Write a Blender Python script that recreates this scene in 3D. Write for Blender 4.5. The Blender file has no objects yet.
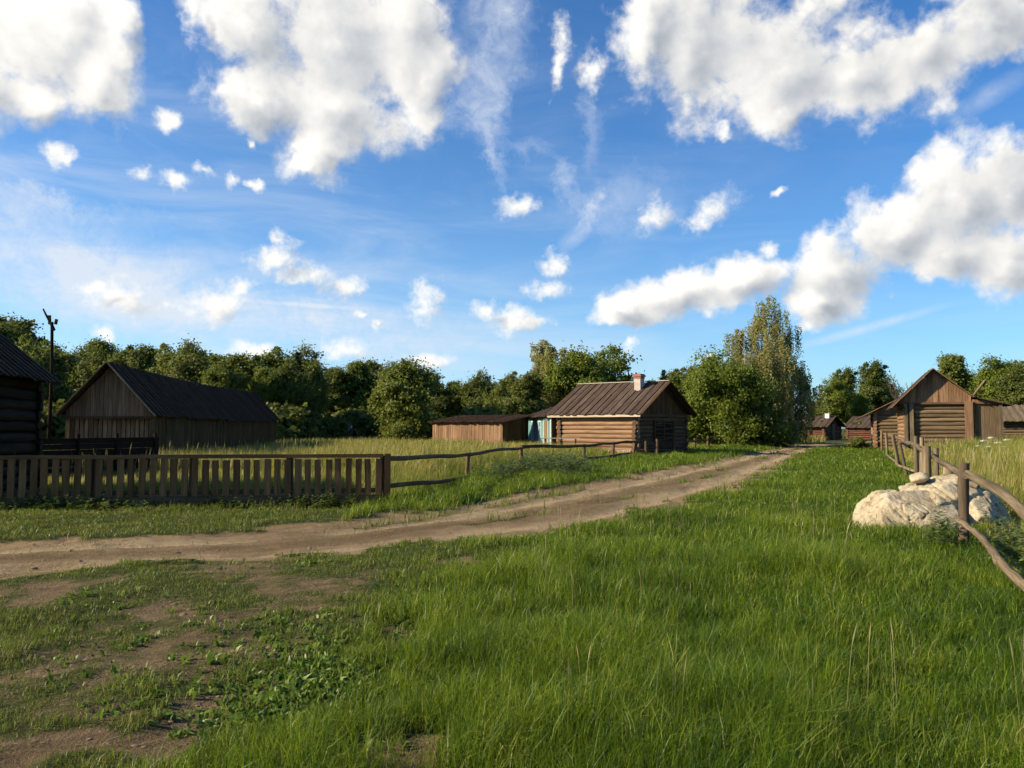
import bpy, math, random
import numpy as np
from mathutils import Vector, Matrix

random.seed(11)
rng = np.random.default_rng(11)
R = math.radians
S = bpy.context.scene
COL = S.collection
DETAIL = 1.0

# ------------------------------------------------------------------ camera frame helpers
F, HZ, CAMZ = 800.0, 427.0, 1.6
PITCH = math.atan((HZ - 384) / F)
CP, SP = math.cos(PITCH), math.sin(PITCH)

def ray(px, py):
    u, v = (px - 512) / F, (384 - py) / F
    return Vector((u, CP - v * SP, SP + v * CP))

def at(px, py, Y):
    r = ray(px, py)
    t = Y / r.y
    return Vector((r.x * t, Y, CAMZ + r.z * t))

def G(px, py, z=0.0):
    r = ray(px, py)
    t = (z - CAMZ) / r.z
    return Vector((r.x * t, r.y * t, z))

# ------------------------------------------------------------------ numpy noise
def _hash(ix, iy, seed):
    h = (ix.astype(np.int64) * 374761393 + iy.astype(np.int64) * 668265263 + seed * 974634777) & 0x7fffffff
    h = ((h ^ (h >> 13)) * 1274126177) & 0x7fffffff
    h = h ^ (h >> 16)
    return (h & 0xffff) / 65535.0

def vnoise(x, y, seed=0):
    x = np.asarray(x, float); y = np.asarray(y, float)
    ix, iy = np.floor(x), np.floor(y)
    fx, fy = x - ix, y - iy
    fx = fx * fx * (3 - 2 * fx); fy = fy * fy * (3 - 2 * fy)
    a = _hash(ix, iy, seed); b = _hash(ix + 1, iy, seed)
    c = _hash(ix, iy + 1, seed); d = _hash(ix + 1, iy + 1, seed)
    return (a * (1 - fx) + b * fx) * (1 - fy) + (c * (1 - fx) + d * fx) * fy

def fbm(x, y, octv=4, seed=0):
    s = 0; a = 0.5; n = 0
    for o in range(octv):
        s = s + a * vnoise(x * 2 ** o, y * 2 ** o, seed + o * 17); n += a; a *= 0.5
    return s / n

def sstep(a, b, x):
    t = np.clip((x - a) / (b - a), 0, 1)
    return t * t * (3 - 2 * t)

# ------------------------------------------------------------------ ground layout (world metres)
UP_PX = [(-160, 548), (0, 541), (150, 534), (300, 523), (450, 507), (520, 493), (620, 477), (700, 463), (755, 452), (800, 444.5)]
LO_PX = [(-160, 582), (0, 574), (150, 565), (280, 556), (350, 550), (450, 545), (560, 531), (640, 513), (700, 498), (745, 480), (790, 457), (818, 445.5)]
UP = [G(*p).xy for p in UP_PX] + [Vector((50, 104)), Vector((64, 118))]
LO = [G(*p).xy for p in LO_PX] + [Vector((52, 99)), Vector((67, 113))]

def poly_resample(pts, n):
    P = np.array([(p[0], p[1]) for p in pts], float)
    d = np.r_[0, np.cumsum(np.hypot(*np.diff(P, axis=0).T))]
    t = np.linspace(0, d[-1], n)
    return np.c_[np.interp(t, d, P[:, 0]), np.interp(t, d, P[:, 1])]

_u, _l = poly_resample(UP, 90), poly_resample(LO, 90)
ROAD_C = (_u + _l) / 2
ROAD_W = np.hypot(*(_u - _l).T) / 2
_s = np.r_[0, np.cumsum(np.hypot(*np.diff(ROAD_C, axis=0).T))]

def road_coord(x, y):
    """(along, signed across in half widths, distance in m) of the nearest point on the road's centre line"""
    x = np.asarray(x, float); y = np.asarray(y, float)
    best = np.full(x.shape, 1e9); al = np.zeros(x.shape); ac = np.zeros(x.shape); hw = np.ones(x.shape)
    for i in range(len(ROAD_C) - 1):
        a, b = ROAD_C[i], ROAD_C[i + 1]
        dx, dy = b - a
        L2 = dx * dx + dy * dy
        t = np.clip(((x - a[0]) * dx + (y - a[1]) * dy) / L2, 0, 1)
        ex, ey = x - a[0] - t * dx, y - a[1] - t * dy
        d = np.hypot(ex, ey)
        m = d < best
        L = math.sqrt(L2)
        sg = np.sign(dx * ey - dy * ex)
        best = np.where(m, d, best)
        al = np.where(m, _s[i] + t * L, al)
        w = ROAD_W[i] * (1 - t) + ROAD_W[i + 1] * t
        ac = np.where(m, sg * d / w, ac)
        hw = np.where(m, w, hw)
    return al, ac, best - hw

BARE = [  # bare earth: pixel centre, half size in px, strength
    (185, 720, 60, 62, 1.0), (190, 668, 40, 26, .75), (60, 745, 90, 40, .85), (385, 752, 80, 26, 1.0), (390, 830, 105, 60, 1.0), (110, 840, 170, 70, 1.0), (120, 715, 60, 30, .7), (462, 566, 34, 11, .8), (405, 640, 34, 14, .75),
    (250, 600, 50, 7, .4), (120, 602, 44, 8, .55), (40, 625, 60, 16, .5), (340, 600, 40, 9, .5), (735, 492, 22, 6, .7), (160, 640, 60, 14, .5), (90, 690, 60, 18, .6), (300, 572, 50, 4, .4)]

def bare_mask(x, y):
    x = np.asarray(x, float); y = np.asarray(y, float)
    n = fbm(x * 1.6, y * 1.6, 4, 3)
    n2 = fbm(x * 4.5, y * 4.5, 3, 8)
    m = np.zeros(x.shape)
    for px, py, rx, ry, st in BARE:
        c = G(px, py); ex = G(px + rx, py).x - c.x
        ey = abs(G(px, py - ry).y - G(px, py + ry).y) / 2
        r = np.hypot((x - c.x) / ex, (y - c.y) / ey)
        m = np.maximum(m, st * np.clip(1.5 - r, 0, 1))
    m = sstep(.35, 1.05, m * .95 + (n - .5) * .9 + (n2 - .5) * .75)
    # thin, trodden turf left of the meadow edge
    edge = -1.35 + .12 * (y - 4)
    left = sstep(1.0, -1.0, x - edge) * sstep(11.5, 9.5, y + x * .0)
    left = left * (.45 + .55 * sstep(-.6, -2.0, x))
    n3 = fbm(x * .55, y * .55, 3, 77)
    thin = left * np.clip(.06 + .16 * sstep(-.9, -2.2, x) * sstep(8.5, 5.5, y) + 1.5 * (n3 - .42) + .9 * (n - .5) + .8 * (n2 - .5), 0, .8)
    m = np.maximum(m, thin)
    return m

def road_mask(x, y):
    al, ac, d = road_coord(x, y)
    n = fbm(x * .9, y * .9, 4, 21) - .5
    n2 = fbm(x * 3.3, y * 3.3, 3, 22) - .5
    m = sstep(.22, -.35, d + n * 1.3 + n2 * 1.2)
    return m, al, ac

def dirt_mask(x, y):
    m, al, ac = road_mask(x, y)
    # broken grass strip between the wheel tracks
    st = fbm(al * .3, ac * 3.2, 4, 33)
    mid = np.exp(-((ac + .12) / .2) ** 2) * sstep(.46, .62, st) + .8 * np.exp(-((ac - .62) / .12) ** 2) * sstep(.5, .64, fbm(al * .4, ac * 4, 3, 35)) + sstep(.62, .74, st) * .5
    m = m * (1 - .72 * np.clip(mid, 0, 1))
    return np.maximum(m, bare_mask(x, y)), al, ac

def gh(x, y):
    x = np.asarray(x, float); y = np.asarray(y, float)
    m, al, ac = road_mask(x, y)
    h = (fbm(x * .35, y * .35, 3, 5) - .5) * .14 + (fbm(x * 1.7, y * 1.7, 3, 6) - .5) * .07
    ruts = np.exp(-((np.abs(ac + .05) - .48) / .13) ** 2)
    h = h * (1 - .6 * m) - .05 * m - .06 * ruts * m + (fbm(al * .9, ac * 6, 3, 9) - .5) * .10 * m
    b = bare_mask(x, y)
    return h - .03 * b + (fbm(x * 7, y * 7, 2, 12) - .5) * .022

def gz(x, y):
    return float(gh(np.array([x]), np.array([y]))[0])

# ------------------------------------------------------------------ object helpers
def link(o, parent=None):
    COL.objects.link(o)
    if parent is not None:
        o.parent = parent
    return o

def tag(o, label=None, cat=None, group=None, kind=None):
    if label: o['label'] = label
    if cat: o['category'] = cat
    if group: o['group'] = group
    if kind: o['kind'] = kind
    return o

def thing(name, label, cat, loc=(0, 0, 0), rz=0.0, group=None):
    o = bpy.data.objects.new(name, None)
    o.empty_display_size = .3
    o.location = loc; o.rotation_euler = (0, 0, rz)
    COL.objects.link(o)
    return tag(o, label, cat, group)

class MB:
    """collects pieces of timber and the like into ONE mesh; every vertex knows its grain coordinates"""
    def __init__(s):
        s.v = []; s.f = []; s.wc = []; s.rn = []; s.sm = []
    def add(s, verts, faces, wc, rn, smooth=False):
        o = len(s.v)
        s.v += [tuple(p) for p in verts]
        s.f += [tuple(i + o for i in f) for f in faces]
        s.wc += [tuple(w) for w in wc]
        s.rn += [rn] * len(verts)
        s.sm += [smooth] * len(faces)
    def beam(s, p0, p1, w, h, up=(0, 0, 1), rn=None, skew=0):
        p0, p1, up = Vector(p0), Vector(p1), Vector(up)
        d = (p1 - p0); L = d.length; d.normalize()
        side = d.cross(up)
        if side.length < 1e-5: side = d.cross(Vector((1, 0, 0)))
        side.normalize(); upv = side.cross(d).normalized()
        off = Vector((random.random() * 40, random.random() * 40, random.random() * 40))
        vs, wc = [], []
        for l in (0, L):
            for a in (-.5, .5):
                for b in (-.5, .5):
                    vs.append(p0 + d * l + side * a * w + upv * b * h)
                    wc.append((l + off.x, a * w + off.y, b * h + off.z))
        fs = [(0, 1, 3, 2), (4, 6, 7, 5), (0, 4, 5, 1), (2, 3, 7, 6), (0, 2, 6, 4), (1, 5, 7, 3)]
        s.add(vs, fs, wc, random.random() if rn is None else rn)
    def plank(s, a, b, z0, za, zb, th, nrm, rn=None):
        """upright board between plan points a and b with its own top height at each edge"""
        a, b, n = Vector((a[0], a[1], 0)), Vector((b[0], b[1], 0)), Vector((nrm[0], nrm[1], 0))
        off = (random.random() * 40, random.random() * 40, random.random() * 40)
        vs, wc = [], []
        w = (b - a).length
        for k in (0, 1):
            for p, zt, x in ((a, za, 0), (b, zb, w)):
                for z in (z0, zt):
                    vs.append(Vector((p.x, p.y, z)) + n * th * k)
                    wc.append((z + off[0], x + off[1], k * th + off[2]))
        fs = [(0, 1, 3, 2), (4, 6, 7, 5), (0, 4, 5, 1), (2, 3, 7, 6), (0, 2, 6, 4), (1, 5, 7, 3)]
        s.add(vs, fs, wc, random.random() if rn is None else rn)
    def log(s, p0, p1, r0, r1=None, n=10, seg=5, wob=.0, bend=0., rn=None, cap=True, knots=.0):
        p0, p1 = Vector(p0), Vector(p1)
        r1 = r0 if r1 is None else r1
        d = p1 - p0; L = d.length; d.normalize()
        side = d.cross(Vector((0, 0, 1)))
        if side.length < 1e-3: side = d.cross(Vector((0, 1, 0)))
        side.normalize(); up = side.cross(d).normalized()
        off = (random.random() * 40, random.random() * 40, random.random() * 40)
        ph1, ph2 = random.random() * 6.28, random.random() * 6.28
        vs, wc, fs = [], [], []
        for i in range(seg + 1):
            t = i / seg
            c = p0 + d * (L * t)
            b = math.sin(math.pi * t) * bend
            c = c + side * (math.cos(ph1) * b + wob * math.sin(ph1 + t * 7)) + up * (math.sin(ph1) * b + wob * math.sin(ph2 + t * 9))
            r = (r0 + (r1 - r0) * t) * (1 + knots * random.uniform(-1, 1))
            for k in range(n):
                a = 2 * math.pi * k / n
                rr = r * (1 + .05 * math.sin(3 * a + ph1) + knots * .5 * random.uniform(-1, 1))
                vs.append(c + side * math.cos(a) * rr + up * math.sin(a) * rr)
                wc.append((t * L + off[0], off[1] + math.cos(a) * r, off[2] + math.sin(a) * r))
        for i in range(seg):
            for k in range(n):
                k2 = (k + 1) % n
                fs.append((i * n + k, i * n + k2, (i + 1) * n + k2, (i + 1) * n + k))
        rn = random.random() if rn is None else rn
        s.add(vs, fs, wc, rn, True)
        if cap:
            for i, c in ((0, p0), (seg, p1)):
                ring = vs[i * n:(i + 1) * n]
                o = [(off[0] + math.hypot((q - c).x, (q - c).z) * 30, 3, 3) for q in ring]
                f = tuple(range(n)) if i else tuple(reversed(range(n)))
                s.add(ring, [f], o, rn * .6 + .4)
    def quad(s, a, b, c, d, rn=.5):
        a, b, c, d = map(Vector, (a, b, c, d))
        s.add([a, b, c, d], [(0, 1, 2, 3)], [(0, 0, 0), ((b - a).length, 0, 0), ((b - a).length, (d - a).length, 0), (0, (d - a).length, 0)], rn)
    def build(s, name, mat, parent=None):
        me = bpy.data.meshes.new(name)
        me.from_pydata(s.v, [], s.f)
        me.polygons.foreach_set('use_smooth', s.sm)
        a = me.attributes.new('wc', 'FLOAT_VECTOR', 'POINT'); a.data.foreach_set('vector', np.array(s.wc, np.float32).ravel())
        a = me.attributes.new('rnd', 'FLOAT', 'POINT'); a.data.foreach_set('value', np.array(s.rn, np.float32))
        me.materials.append(mat); me.update()
        return link(bpy.data.objects.new(name, me), parent)

def np_mesh(name, V, loops, sizes, mat, attrs=None, parent=None, smooth=False):
    me = bpy.data.meshes.new(name)
    me.vertices.add(len(V)); me.vertices.foreach_set('co', np.asarray(V, np.float32).ravel())
    me.loops.add(len(loops)); me.loops.foreach_set('vertex_index', np.asarray(loops, np.int32))
    st = np.r_[0, np.cumsum(sizes)[:-1]].astype(np.int32)
    me.polygons.add(len(sizes)); me.polygons.foreach_set('loop_start', st)
    if smooth: me.polygons.foreach_set('use_smooth', np.ones(len(sizes), bool))
    for k, arr in (attrs or {}).items():
        arr = np.asarray(arr, np.float32)
        if arr.ndim == 1:
            a = me.attributes.new(k, 'FLOAT', 'POINT'); a.data.foreach_set('value', arr)
        else:
            a = me.attributes.new(k, 'FLOAT_VECTOR', 'POINT'); a.data.foreach_set('vector', arr.ravel())
    me.materials.append(mat)
    me.update(calc_edges=True); me.validate()
    return link(bpy.data.objects.new(name, me), parent)

def copy_thing(o, loc, rz=0, scale=(1, 1, 1), label=None, group=None):
    c = o.copy(); COL.objects.link(c)
    c.location = loc; c.rotation_euler = (0, 0, rz); c.scale = scale
    if label: c['label'] = label
    if group: c['group'] = group
    for ch in o.children:
        k = ch.copy(); COL.objects.link(k); k.parent = c
        for g in ch.children:
            q = g.copy(); COL.objects.link(q); q.parent = k
    return c

# ------------------------------------------------------------------ materials
class NT:
    def __init__(s, mat):
        s.nt = mat.node_tree; s.n = s.nt.nodes; s.l = s.nt.links
    def node(s, typ, **kw):
        n = s.n.new(typ)
        for k, v in kw.items(): setattr(n, k, v)
        return n
    def put(s, sock, val):
        if isinstance(val, bpy.types.NodeSocket): s.l.new(val, sock)
        else: sock.default_value = val
    def math(s, op, a, b=None, c=None, clamp=False):
        n = s.node('ShaderNodeMath', operation=op, use_clamp=clamp)
        s.put(n.inputs[0], a)
        if b is not None: s.put(n.inputs[1], b)
        if c is not None: s.put(n.inputs[2], c)
        return n.outputs[0]
    def vmath(s, op, a, b=None):
        n = s.node('ShaderNodeVectorMath', operation=op)
        s.put(n.inputs[0], a)
        if b is not None: s.put(n.inputs[3] if op == 'SCALE' else n.inputs[1], b)
        return n.outputs['Value'] if op in ('LENGTH', 'DOT_PRODUCT', 'DISTANCE') else n.outputs[0]
    def noise(s, vec, scale, detail=3, rough=.55, dist=0):
        n = s.node('ShaderNodeTexNoise')
        if vec is not None: s.put(n.inputs['Vector'], vec)
        n.inputs['Scale'].default_value = scale; n.inputs['Detail'].default_value = detail
        n.inputs['Roughness'].default_value = rough; n.inputs['Distortion'].default_value = dist
        return n
    def ramp(s, fac, stops):
        n = s.node('ShaderNodeValToRGB')
        e = n.color_ramp.elements
        while len(e) < len(stops): e.new(.5)
        for q, (p, c) in zip(e, stops):
            q.position = p; q.color = (*c, 1) if len(c) == 3 else c
        s.put(n.inputs[0], fac)
        return n.outputs[0]
    def mix(s, fac, a, b, blend='MIX'):
        n = s.node('ShaderNodeMix', data_type='RGBA', blend_type=blend)
        s.put(n.inputs[0], fac)
        for i, v in ((6, a), (7, b)):
            s.put(n.inputs[i], (*v, 1) if isinstance(v, tuple) and len(v) == 3 else v)
        return n.outputs[2]
    def attr(s, name):
        return s.node('ShaderNodeAttribute', attribute_name=name)

def new_mat(name):
    m = bpy.data.materials.new(name); m.use_nodes = True
    m.node_tree.nodes.clear()
    return m, NT(m)

def finish(t, col, rough=.85, bump=None, bstr=.3, bdist=.02, spec=.25, trans=None):
    out = t.node('ShaderNodeOutputMaterial')
    b = t.node('ShaderNodeBsdfPrincipled')
    t.put(b.inputs['Base Color'], (*col, 1) if isinstance(col, tuple) and len(col) == 3 else col)
    t.put(b.inputs['Roughness'], rough)
    b.inputs['Specular IOR Level'].default_value = spec * .6
    if bump is not None:
        bn = t.node('ShaderNodeBump'); bn.inputs['Strength'].default_value = bstr; bn.inputs['Distance'].default_value = bdist
        t.put(bn.inputs['Height'], bump); t.l.new(bn.outputs[0], b.inputs['Normal'])
    if trans:
        tr = t.node('ShaderNodeBsdfTranslucent'); t.put(tr.inputs[0], trans[1])
        mx = t.node('ShaderNodeMixShader'); mx.inputs[0].default_value = trans[0]
        t.l.new(b.outputs[0], mx.inputs[1]); t.l.new(tr.outputs[0], mx.inputs[2]); t.l.new(mx.outputs[0], out.inputs[0])
    else:
        t.l.new(b.outputs[0], out.inputs[0])

def wood(name, c1, c2, c3=None, vary=.45, across=22, bstr=.5, rough=.85, stain=.35):
    m, t = new_mat(name)
    wc = t.attr('wc').outputs['Vector']; rn = t.attr('rnd').outputs['Fac']
    v = t.vmath('MULTIPLY', wc, (1.1, across, across))
    g = t.noise(v, 1.0, 5, .62, .4).outputs[0]
    v2 = t.vmath('MULTIPLY', wc, (.9, 3, 3))
    b = t.noise(v2, 1.3, 4, .6).outputs[0]
    col = t.ramp(g, [(.28, c1), (.55, c2), (.78, c3 or c2)])
    col = t.mix(t.math('MULTIPLY', t.ramp(b, [(.35, (0, 0, 0)), (.75, (1, 1, 1))]), stain), col, tuple(x * .55 for x in c1))
    br = t.math('ADD', t.math('MULTIPLY', rn, vary), 1 - vary / 2)
    cc = t.node('ShaderNodeCombineXYZ')
    for i in range(3): t.put(cc.inputs[i], br)
    col = t.mix(1.0, col, cc.outputs[0], 'MULTIPLY')
    finish(t, col, rough, t.math('ADD', g, t.math('MULTIPLY', b, .5)), bstr, .012, .1)
    return m

M = {}
M['logs'] = wood('sunlit_log_wood', (.13, .075, .042), (.27, .165, .095), (.36, .24, .15), .4)  # lighter log tone for the walls that face the sun
M['shaded_logs'] = wood('shaded_log_wood', (.06, .036, .021), (.13, .078, .044), (.19, .12, .075), .4)  # darker copy of the log wood; shade of sun-averted walls put into its colour
M['barn_logs'] = wood('barn_log_wood', (.08, .055, .032), (.165, .115, .066), (.25, .185, .115), .5)
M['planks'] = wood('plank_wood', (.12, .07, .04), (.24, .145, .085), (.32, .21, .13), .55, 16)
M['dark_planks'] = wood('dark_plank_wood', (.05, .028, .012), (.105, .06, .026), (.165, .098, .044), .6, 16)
M['roof'] = wood('roof_board_wood', (.042, .029, .022), (.092, .065, .049), (.145, .107, .083), .55, 12)
M['roof_dark'] = wood('dark_roof_board_wood', (.03, .017, .0095), (.056, .033, .02), (.09, .056, .035), .5, 12)
M['trim'] = wood('pale_trim_wood', (.3, .24, .18), (.45, .38, .29), (.55, .48, .38), .3, 14)
M['fence'] = wood('fence_wood', (.065, .038, .021), (.13, .08, .045), (.2, .13, .078), .5, 14)
M['pole'] = wood('weathered_pole_wood', (.06, .045, .028), (.175, .135, .085), (.31, .25, .17), .5, 26, .8)
M['post'] = wood('grey_brown_post_wood', (.05, .036, .024), (.11, .08, .054), (.18, .135, .095), .3, 24, .8)
M['red_logs'] = wood('reddish_log_wood', (.07, .03, .02), (.15, .07, .045), (.21, .11, .075), .4)
M['shade_black'] = wood('shade_black_log_wood', (.011, .0075, .005), (.024, .0155, .0095), (.04, .027, .017), .4)  # near-black log tone; shade on house, fence and well pole painted in
M['picket'] = wood('picket_wood', (.1, .05, .02), (.18, .092, .04), (.26, .145, .07), .5, 14)
M['teal'] = wood('teal_painted_board', (.1, .22, .22), (.15, .31, .31), (.19, .36, .35), .25, 6, .25, .6, .3)
M['teal_trim'] = wood('white_painted_wood', (.6, .6, .57), (.72, .72, .7), (.78, .78, .75), .15, 6, .2, .6, .1)
M['door'] = wood('brown_door_wood', (.13, .09, .05), (.22, .15, .09), (.27, .19, .12), .3)
M['bark'] = wood('tree_bark', (.035, .028, .02), (.075, .06, .045), (.12, .1, .08), .4, 9, .9)
M['birch_bark'] = wood('birch_bark', (.12, .11, .1), (.42, .4, .37), (.55, .53, .5), .3, 2.5, .4)

def simple_mat(name, col, rough=.7, spec=.3):
    m, t = new_mat(name)
    g = t.noise(t.node('ShaderNodeTexCoord').outputs['Object'], 6, 4).outputs[0]
    c = t.mix(t.ramp(g, [(.3, (0, 0, 0)), (.7, (1, 1, 1))]), tuple(x * .75 for x in col), tuple(min(1, x * 1.12) for x in col))
    finish(t, c, rough, g, .3, .02, spec)
    return m
M['whitewash'] = simple_mat('whitewashed_brick', (.44, .36, .31))
M['brick'] = simple_mat('red_brick', (.3, .12, .08))
M['glass'] = simple_mat('dark_window_glass', (.02, .025, .03), .08, .6)
M['void'] = simple_mat('shade_dark_opening', (.018, .014, .011), .95, .1)  # near-black panel colour standing for the shade inside the hut's window opening
M['iron'] = simple_mat('rusty_iron', (.1, .06, .045), .7, .4)

def leaf_mat(name, c_dark, c_mid, c_light, trans=.35):
    m, t = new_mat(name)
    rn = t.attr('rnd').outputs['Fac']
    oi = t.node('ShaderNodeObjectInfo').outputs['Random']
    f = t.math('ADD', rn, t.math('MULTIPLY', t.math('SUBTRACT', oi, .5), .35), clamp=True)
    col = t.ramp(f, [(0, c_dark), (.5, c_mid), (1, c_light)])
    tc = t.mix(.5, col, (c_light[0] * 1.5, c_light[1] * 1.5, c_light[2]))
    finish(t, col, .55, spec=.3, trans=(trans, tc))
    return m
M['leaf_dark'] = leaf_mat('dark_oak_leaves', (.05, .07, .014), (.1, .122, .024), (.16, .175, .042))
M['leaf_mid'] = leaf_mat('mid_green_leaves', (.065, .092, .016), (.125, .155, .028), (.19, .21, .045))
M['leaf_light'] = leaf_mat('yellow_green_leaves', (.075, .105, .014), (.13, .17, .022), (.19, .22, .035), .4)
M['leaf_birch'] = leaf_mat('birch_leaves', (.16, .17, .06), (.27, .26, .09), (.36, .33, .13), .45)
M['leaf_needle'] = leaf_mat('spruce_needles', (.014, .026, .012), (.024, .042, .018), (.04, .06, .024), .15)

def grass_mat(name, stops, trans=.4, tcol=(.2, .27, .03)):
    m, t = new_mat(name)
    rn = t.attr('rnd').outputs['Fac']
    pos = t.node('ShaderNodeNewGeometry').outputs['Position']
    n = t.noise(pos, .55, 3, .6).outputs[0]
    f = t.math('ADD', rn, t.math('ADD', t.math('MULTIPLY', t.math('SUBTRACT', n, .5), .8), t.math('MULTIPLY', t.math('SUBTRACT', t.noise(pos, 2.6, 2, .5).outputs[0], .5), .6)), clamp=True)
    col = t.ramp(f, stops)
    tc = t.mix(.55, col, tcol)
    finish(t, col, .45, spec=.5, trans=(trans, tc))
    return m
M['grass'] = grass_mat('meadow_grass_blades', [(0, (.02, .048, .005)), (.35, (.068, .126, .006)), (.7, (.145, .212, .009)), (.92, (.24, .28, .022)), (1, (.36, .30, .09))], .42, (.28, .37, .012))
M['short'] = grass_mat('trodden_grass_blades', [(0, (.04, .08, .007)), (.4, (.088, .14, .010)), (.72, (.145, .18, .018)), (.9, (.21, .19, .05)), (1, (.29, .22, .1))], .35, (.24, .26, .03))
M['tall'] = grass_mat('ripening_tall_grass', [(0, (.08, .145, .010)), (.45, (.16, .21, .018)), (.7, (.26, .24, .042)), (1, (.39, .30, .10))], .4, (.34, .3, .06))
M['weed'] = grass_mat('broad_weed_leaves', [(0, (.05, .095, .010)), (.5, (.1, .165, .015)), (1, (.17, .23, .03))], .35, (.16, .24, .03))
M['nettle'] = grass_mat('grey_green_weed_leaves', [(0, (.04, .075, .012)), (.5, (.085, .125, .02)), (1, (.16, .19, .04))], .3, (.15, .19, .05))
M['straw'] = grass_mat('dry_seed_stalks', [(0, (.13, .13, .04)), (.5, (.21, .185, .075)), (1, (.30, .25, .12))], .3, (.4, .34, .14))
M['petal'] = simple_mat('white_petals', (.5, .5, .44))
M['yellow_petal'] = simple_mat('yellow_petals', (.75, .5, .03))

def ground_mat():
    m, t = new_mat('earth_and_turf')
    pos = t.node('ShaderNodeNewGeometry').outputs['Position']
    dirt = t.attr('dirt').outputs['Fac']; rc = t.attr('road').outputs['Vector']
    n1 = t.noise(pos, 1.1, 6, .65).outputs[0]; n2 = t.noise(pos, 9, 5, .7).outputs[0]; n3 = t.noise(pos, 46, 4, .7).outputs[0]
    st = t.noise(t.vmath('MULTIPLY', rc, (.35, 7, 1)), 1.0, 5, .65).outputs[0]
    d = t.ramp(n2, [(.25, (.145, .096, .048)), (.5, (.265, .186, .1)), (.8, (.38, .28, .16))])
    d = t.mix(t.math('MULTIPLY', t.ramp(st, [(.35, (0, 0, 0)), (.7, (1, 1, 1))]), .55), d, (.44, .335, .2))
    d = t.mix(t.math('MULTIPLY', t.ramp(t.noise(t.vmath('MULTIPLY', rc, (.22, 4.5, 1)), 1.0, 6, .7).outputs[0], [(.42, (0, 0, 0)), (.66, (1, 1, 1))]), .65), d, (.105, .07, .036))
    d = t.mix(t.math('MULTIPLY', t.ramp(n1, [(.4, (0, 0, 0)), (.75, (1, 1, 1))]), .45), d, (.17, .12, .068))
    sp = t.node('ShaderNodeSeparateXYZ'); t.put(sp.inputs[0], rc)
    wob = t.math('MULTIPLY', t.math('SUBTRACT', t.noise(t.vmath('MULTIPLY', rc, (.3, .6, 1)), 1.0, 3, .6).outputs[0], .5), .7)
    ay = t.math('ABSOLUTE', t.math('ADD', t.math('ADD', sp.outputs[1], .05), wob))
    off = t.math('DIVIDE', t.math('SUBTRACT', ay, .46), .15)
    tr_ = t.math('POWER', 2.718, t.math('MULTIPLY', t.math('MULTIPLY', off, off), -1))
    d = t.mix(t.math('MULTIPLY', t.math('MULTIPLY', tr_, n2), 1.0, clamp=True), d, (.47, .365, .22))
    mid = t.math('DIVIDE', ay, .22)
    md = t.math('POWER', 2.718, t.math('MULTIPLY', t.math('MULTIPLY', mid, mid), -1))
    d = t.mix(t.math('MULTIPLY', t.math('MULTIPLY', md, n1), 1.5, clamp=True), d, (.13, .092, .048))
    lane = t.math('ADD', t.math('MULTIPLY', t.attr('lane').outputs['Fac'], .36), .64)
    lc = t.node('ShaderNodeCombineXYZ')
    for i in range(3): t.put(lc.inputs[i], lane)
    d = t.mix(1.0, d, lc.outputs[0], 'MULTIPLY')
    g = t.ramp(n2, [(.25, (.035, .045, .014)), (.55, (.06, .07, .02)), (.85, (.1, .095, .035))])
    e = t.math('ADD', dirt, t.math('MULTIPLY', t.math('SUBTRACT', n2, .5), .5))
    e = t.math('ADD', e, t.math('MULTIPLY', t.math('SUBTRACT', n3, .5), .4))
    k = t.ramp(e, [(.3, (0, 0, 0)), (.62, (1, 1, 1))])
    finish(t, t.mix(k, g, d), .95, t.math('ADD', t.math('ADD', t.math('MULTIPLY', n3, .6), n2), t.math('MULTIPLY', t.noise(pos, 130, 3, .7).outputs[0], .25)), 1.0, .05, .1)
    return m
M['ground'] = ground_mat()

def rock_mat():
    m, t = new_mat('pale_limestone')
    o = t.node('ShaderNodeTexCoord').outputs['Object']
    n1 = t.noise(o, 1.6, 6, .65).outputs[0]; n2 = t.noise(o, 9, 6, .7).outputs[0]; n3 = t.noise(o, 34, 4, .7).outputs[0]
    c = t.ramp(n1, [(.3, (.26, .21, .135)), (.5, (.40, .34, .235)), (.7, (.48, .42, .31))])
    c = t.mix(t.ramp(n2, [(.5, (0, 0, 0)), (.66, (.85, .85, .85))]), c, (.15, .115, .07))
    c = t.mix(t.ramp(t.noise(o, 4.2, 5, .7, .6).outputs[0], [(.55, (0, 0, 0)), (.68, (.6, .6, .6))]), c, (.26, .2, .12))
    finish(t, c, .95, t.math('ADD', n2, t.math('MULTIPLY', n3, .4)), .6, .04, .1)
    return m
M['rock'] = rock_mat()

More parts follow.
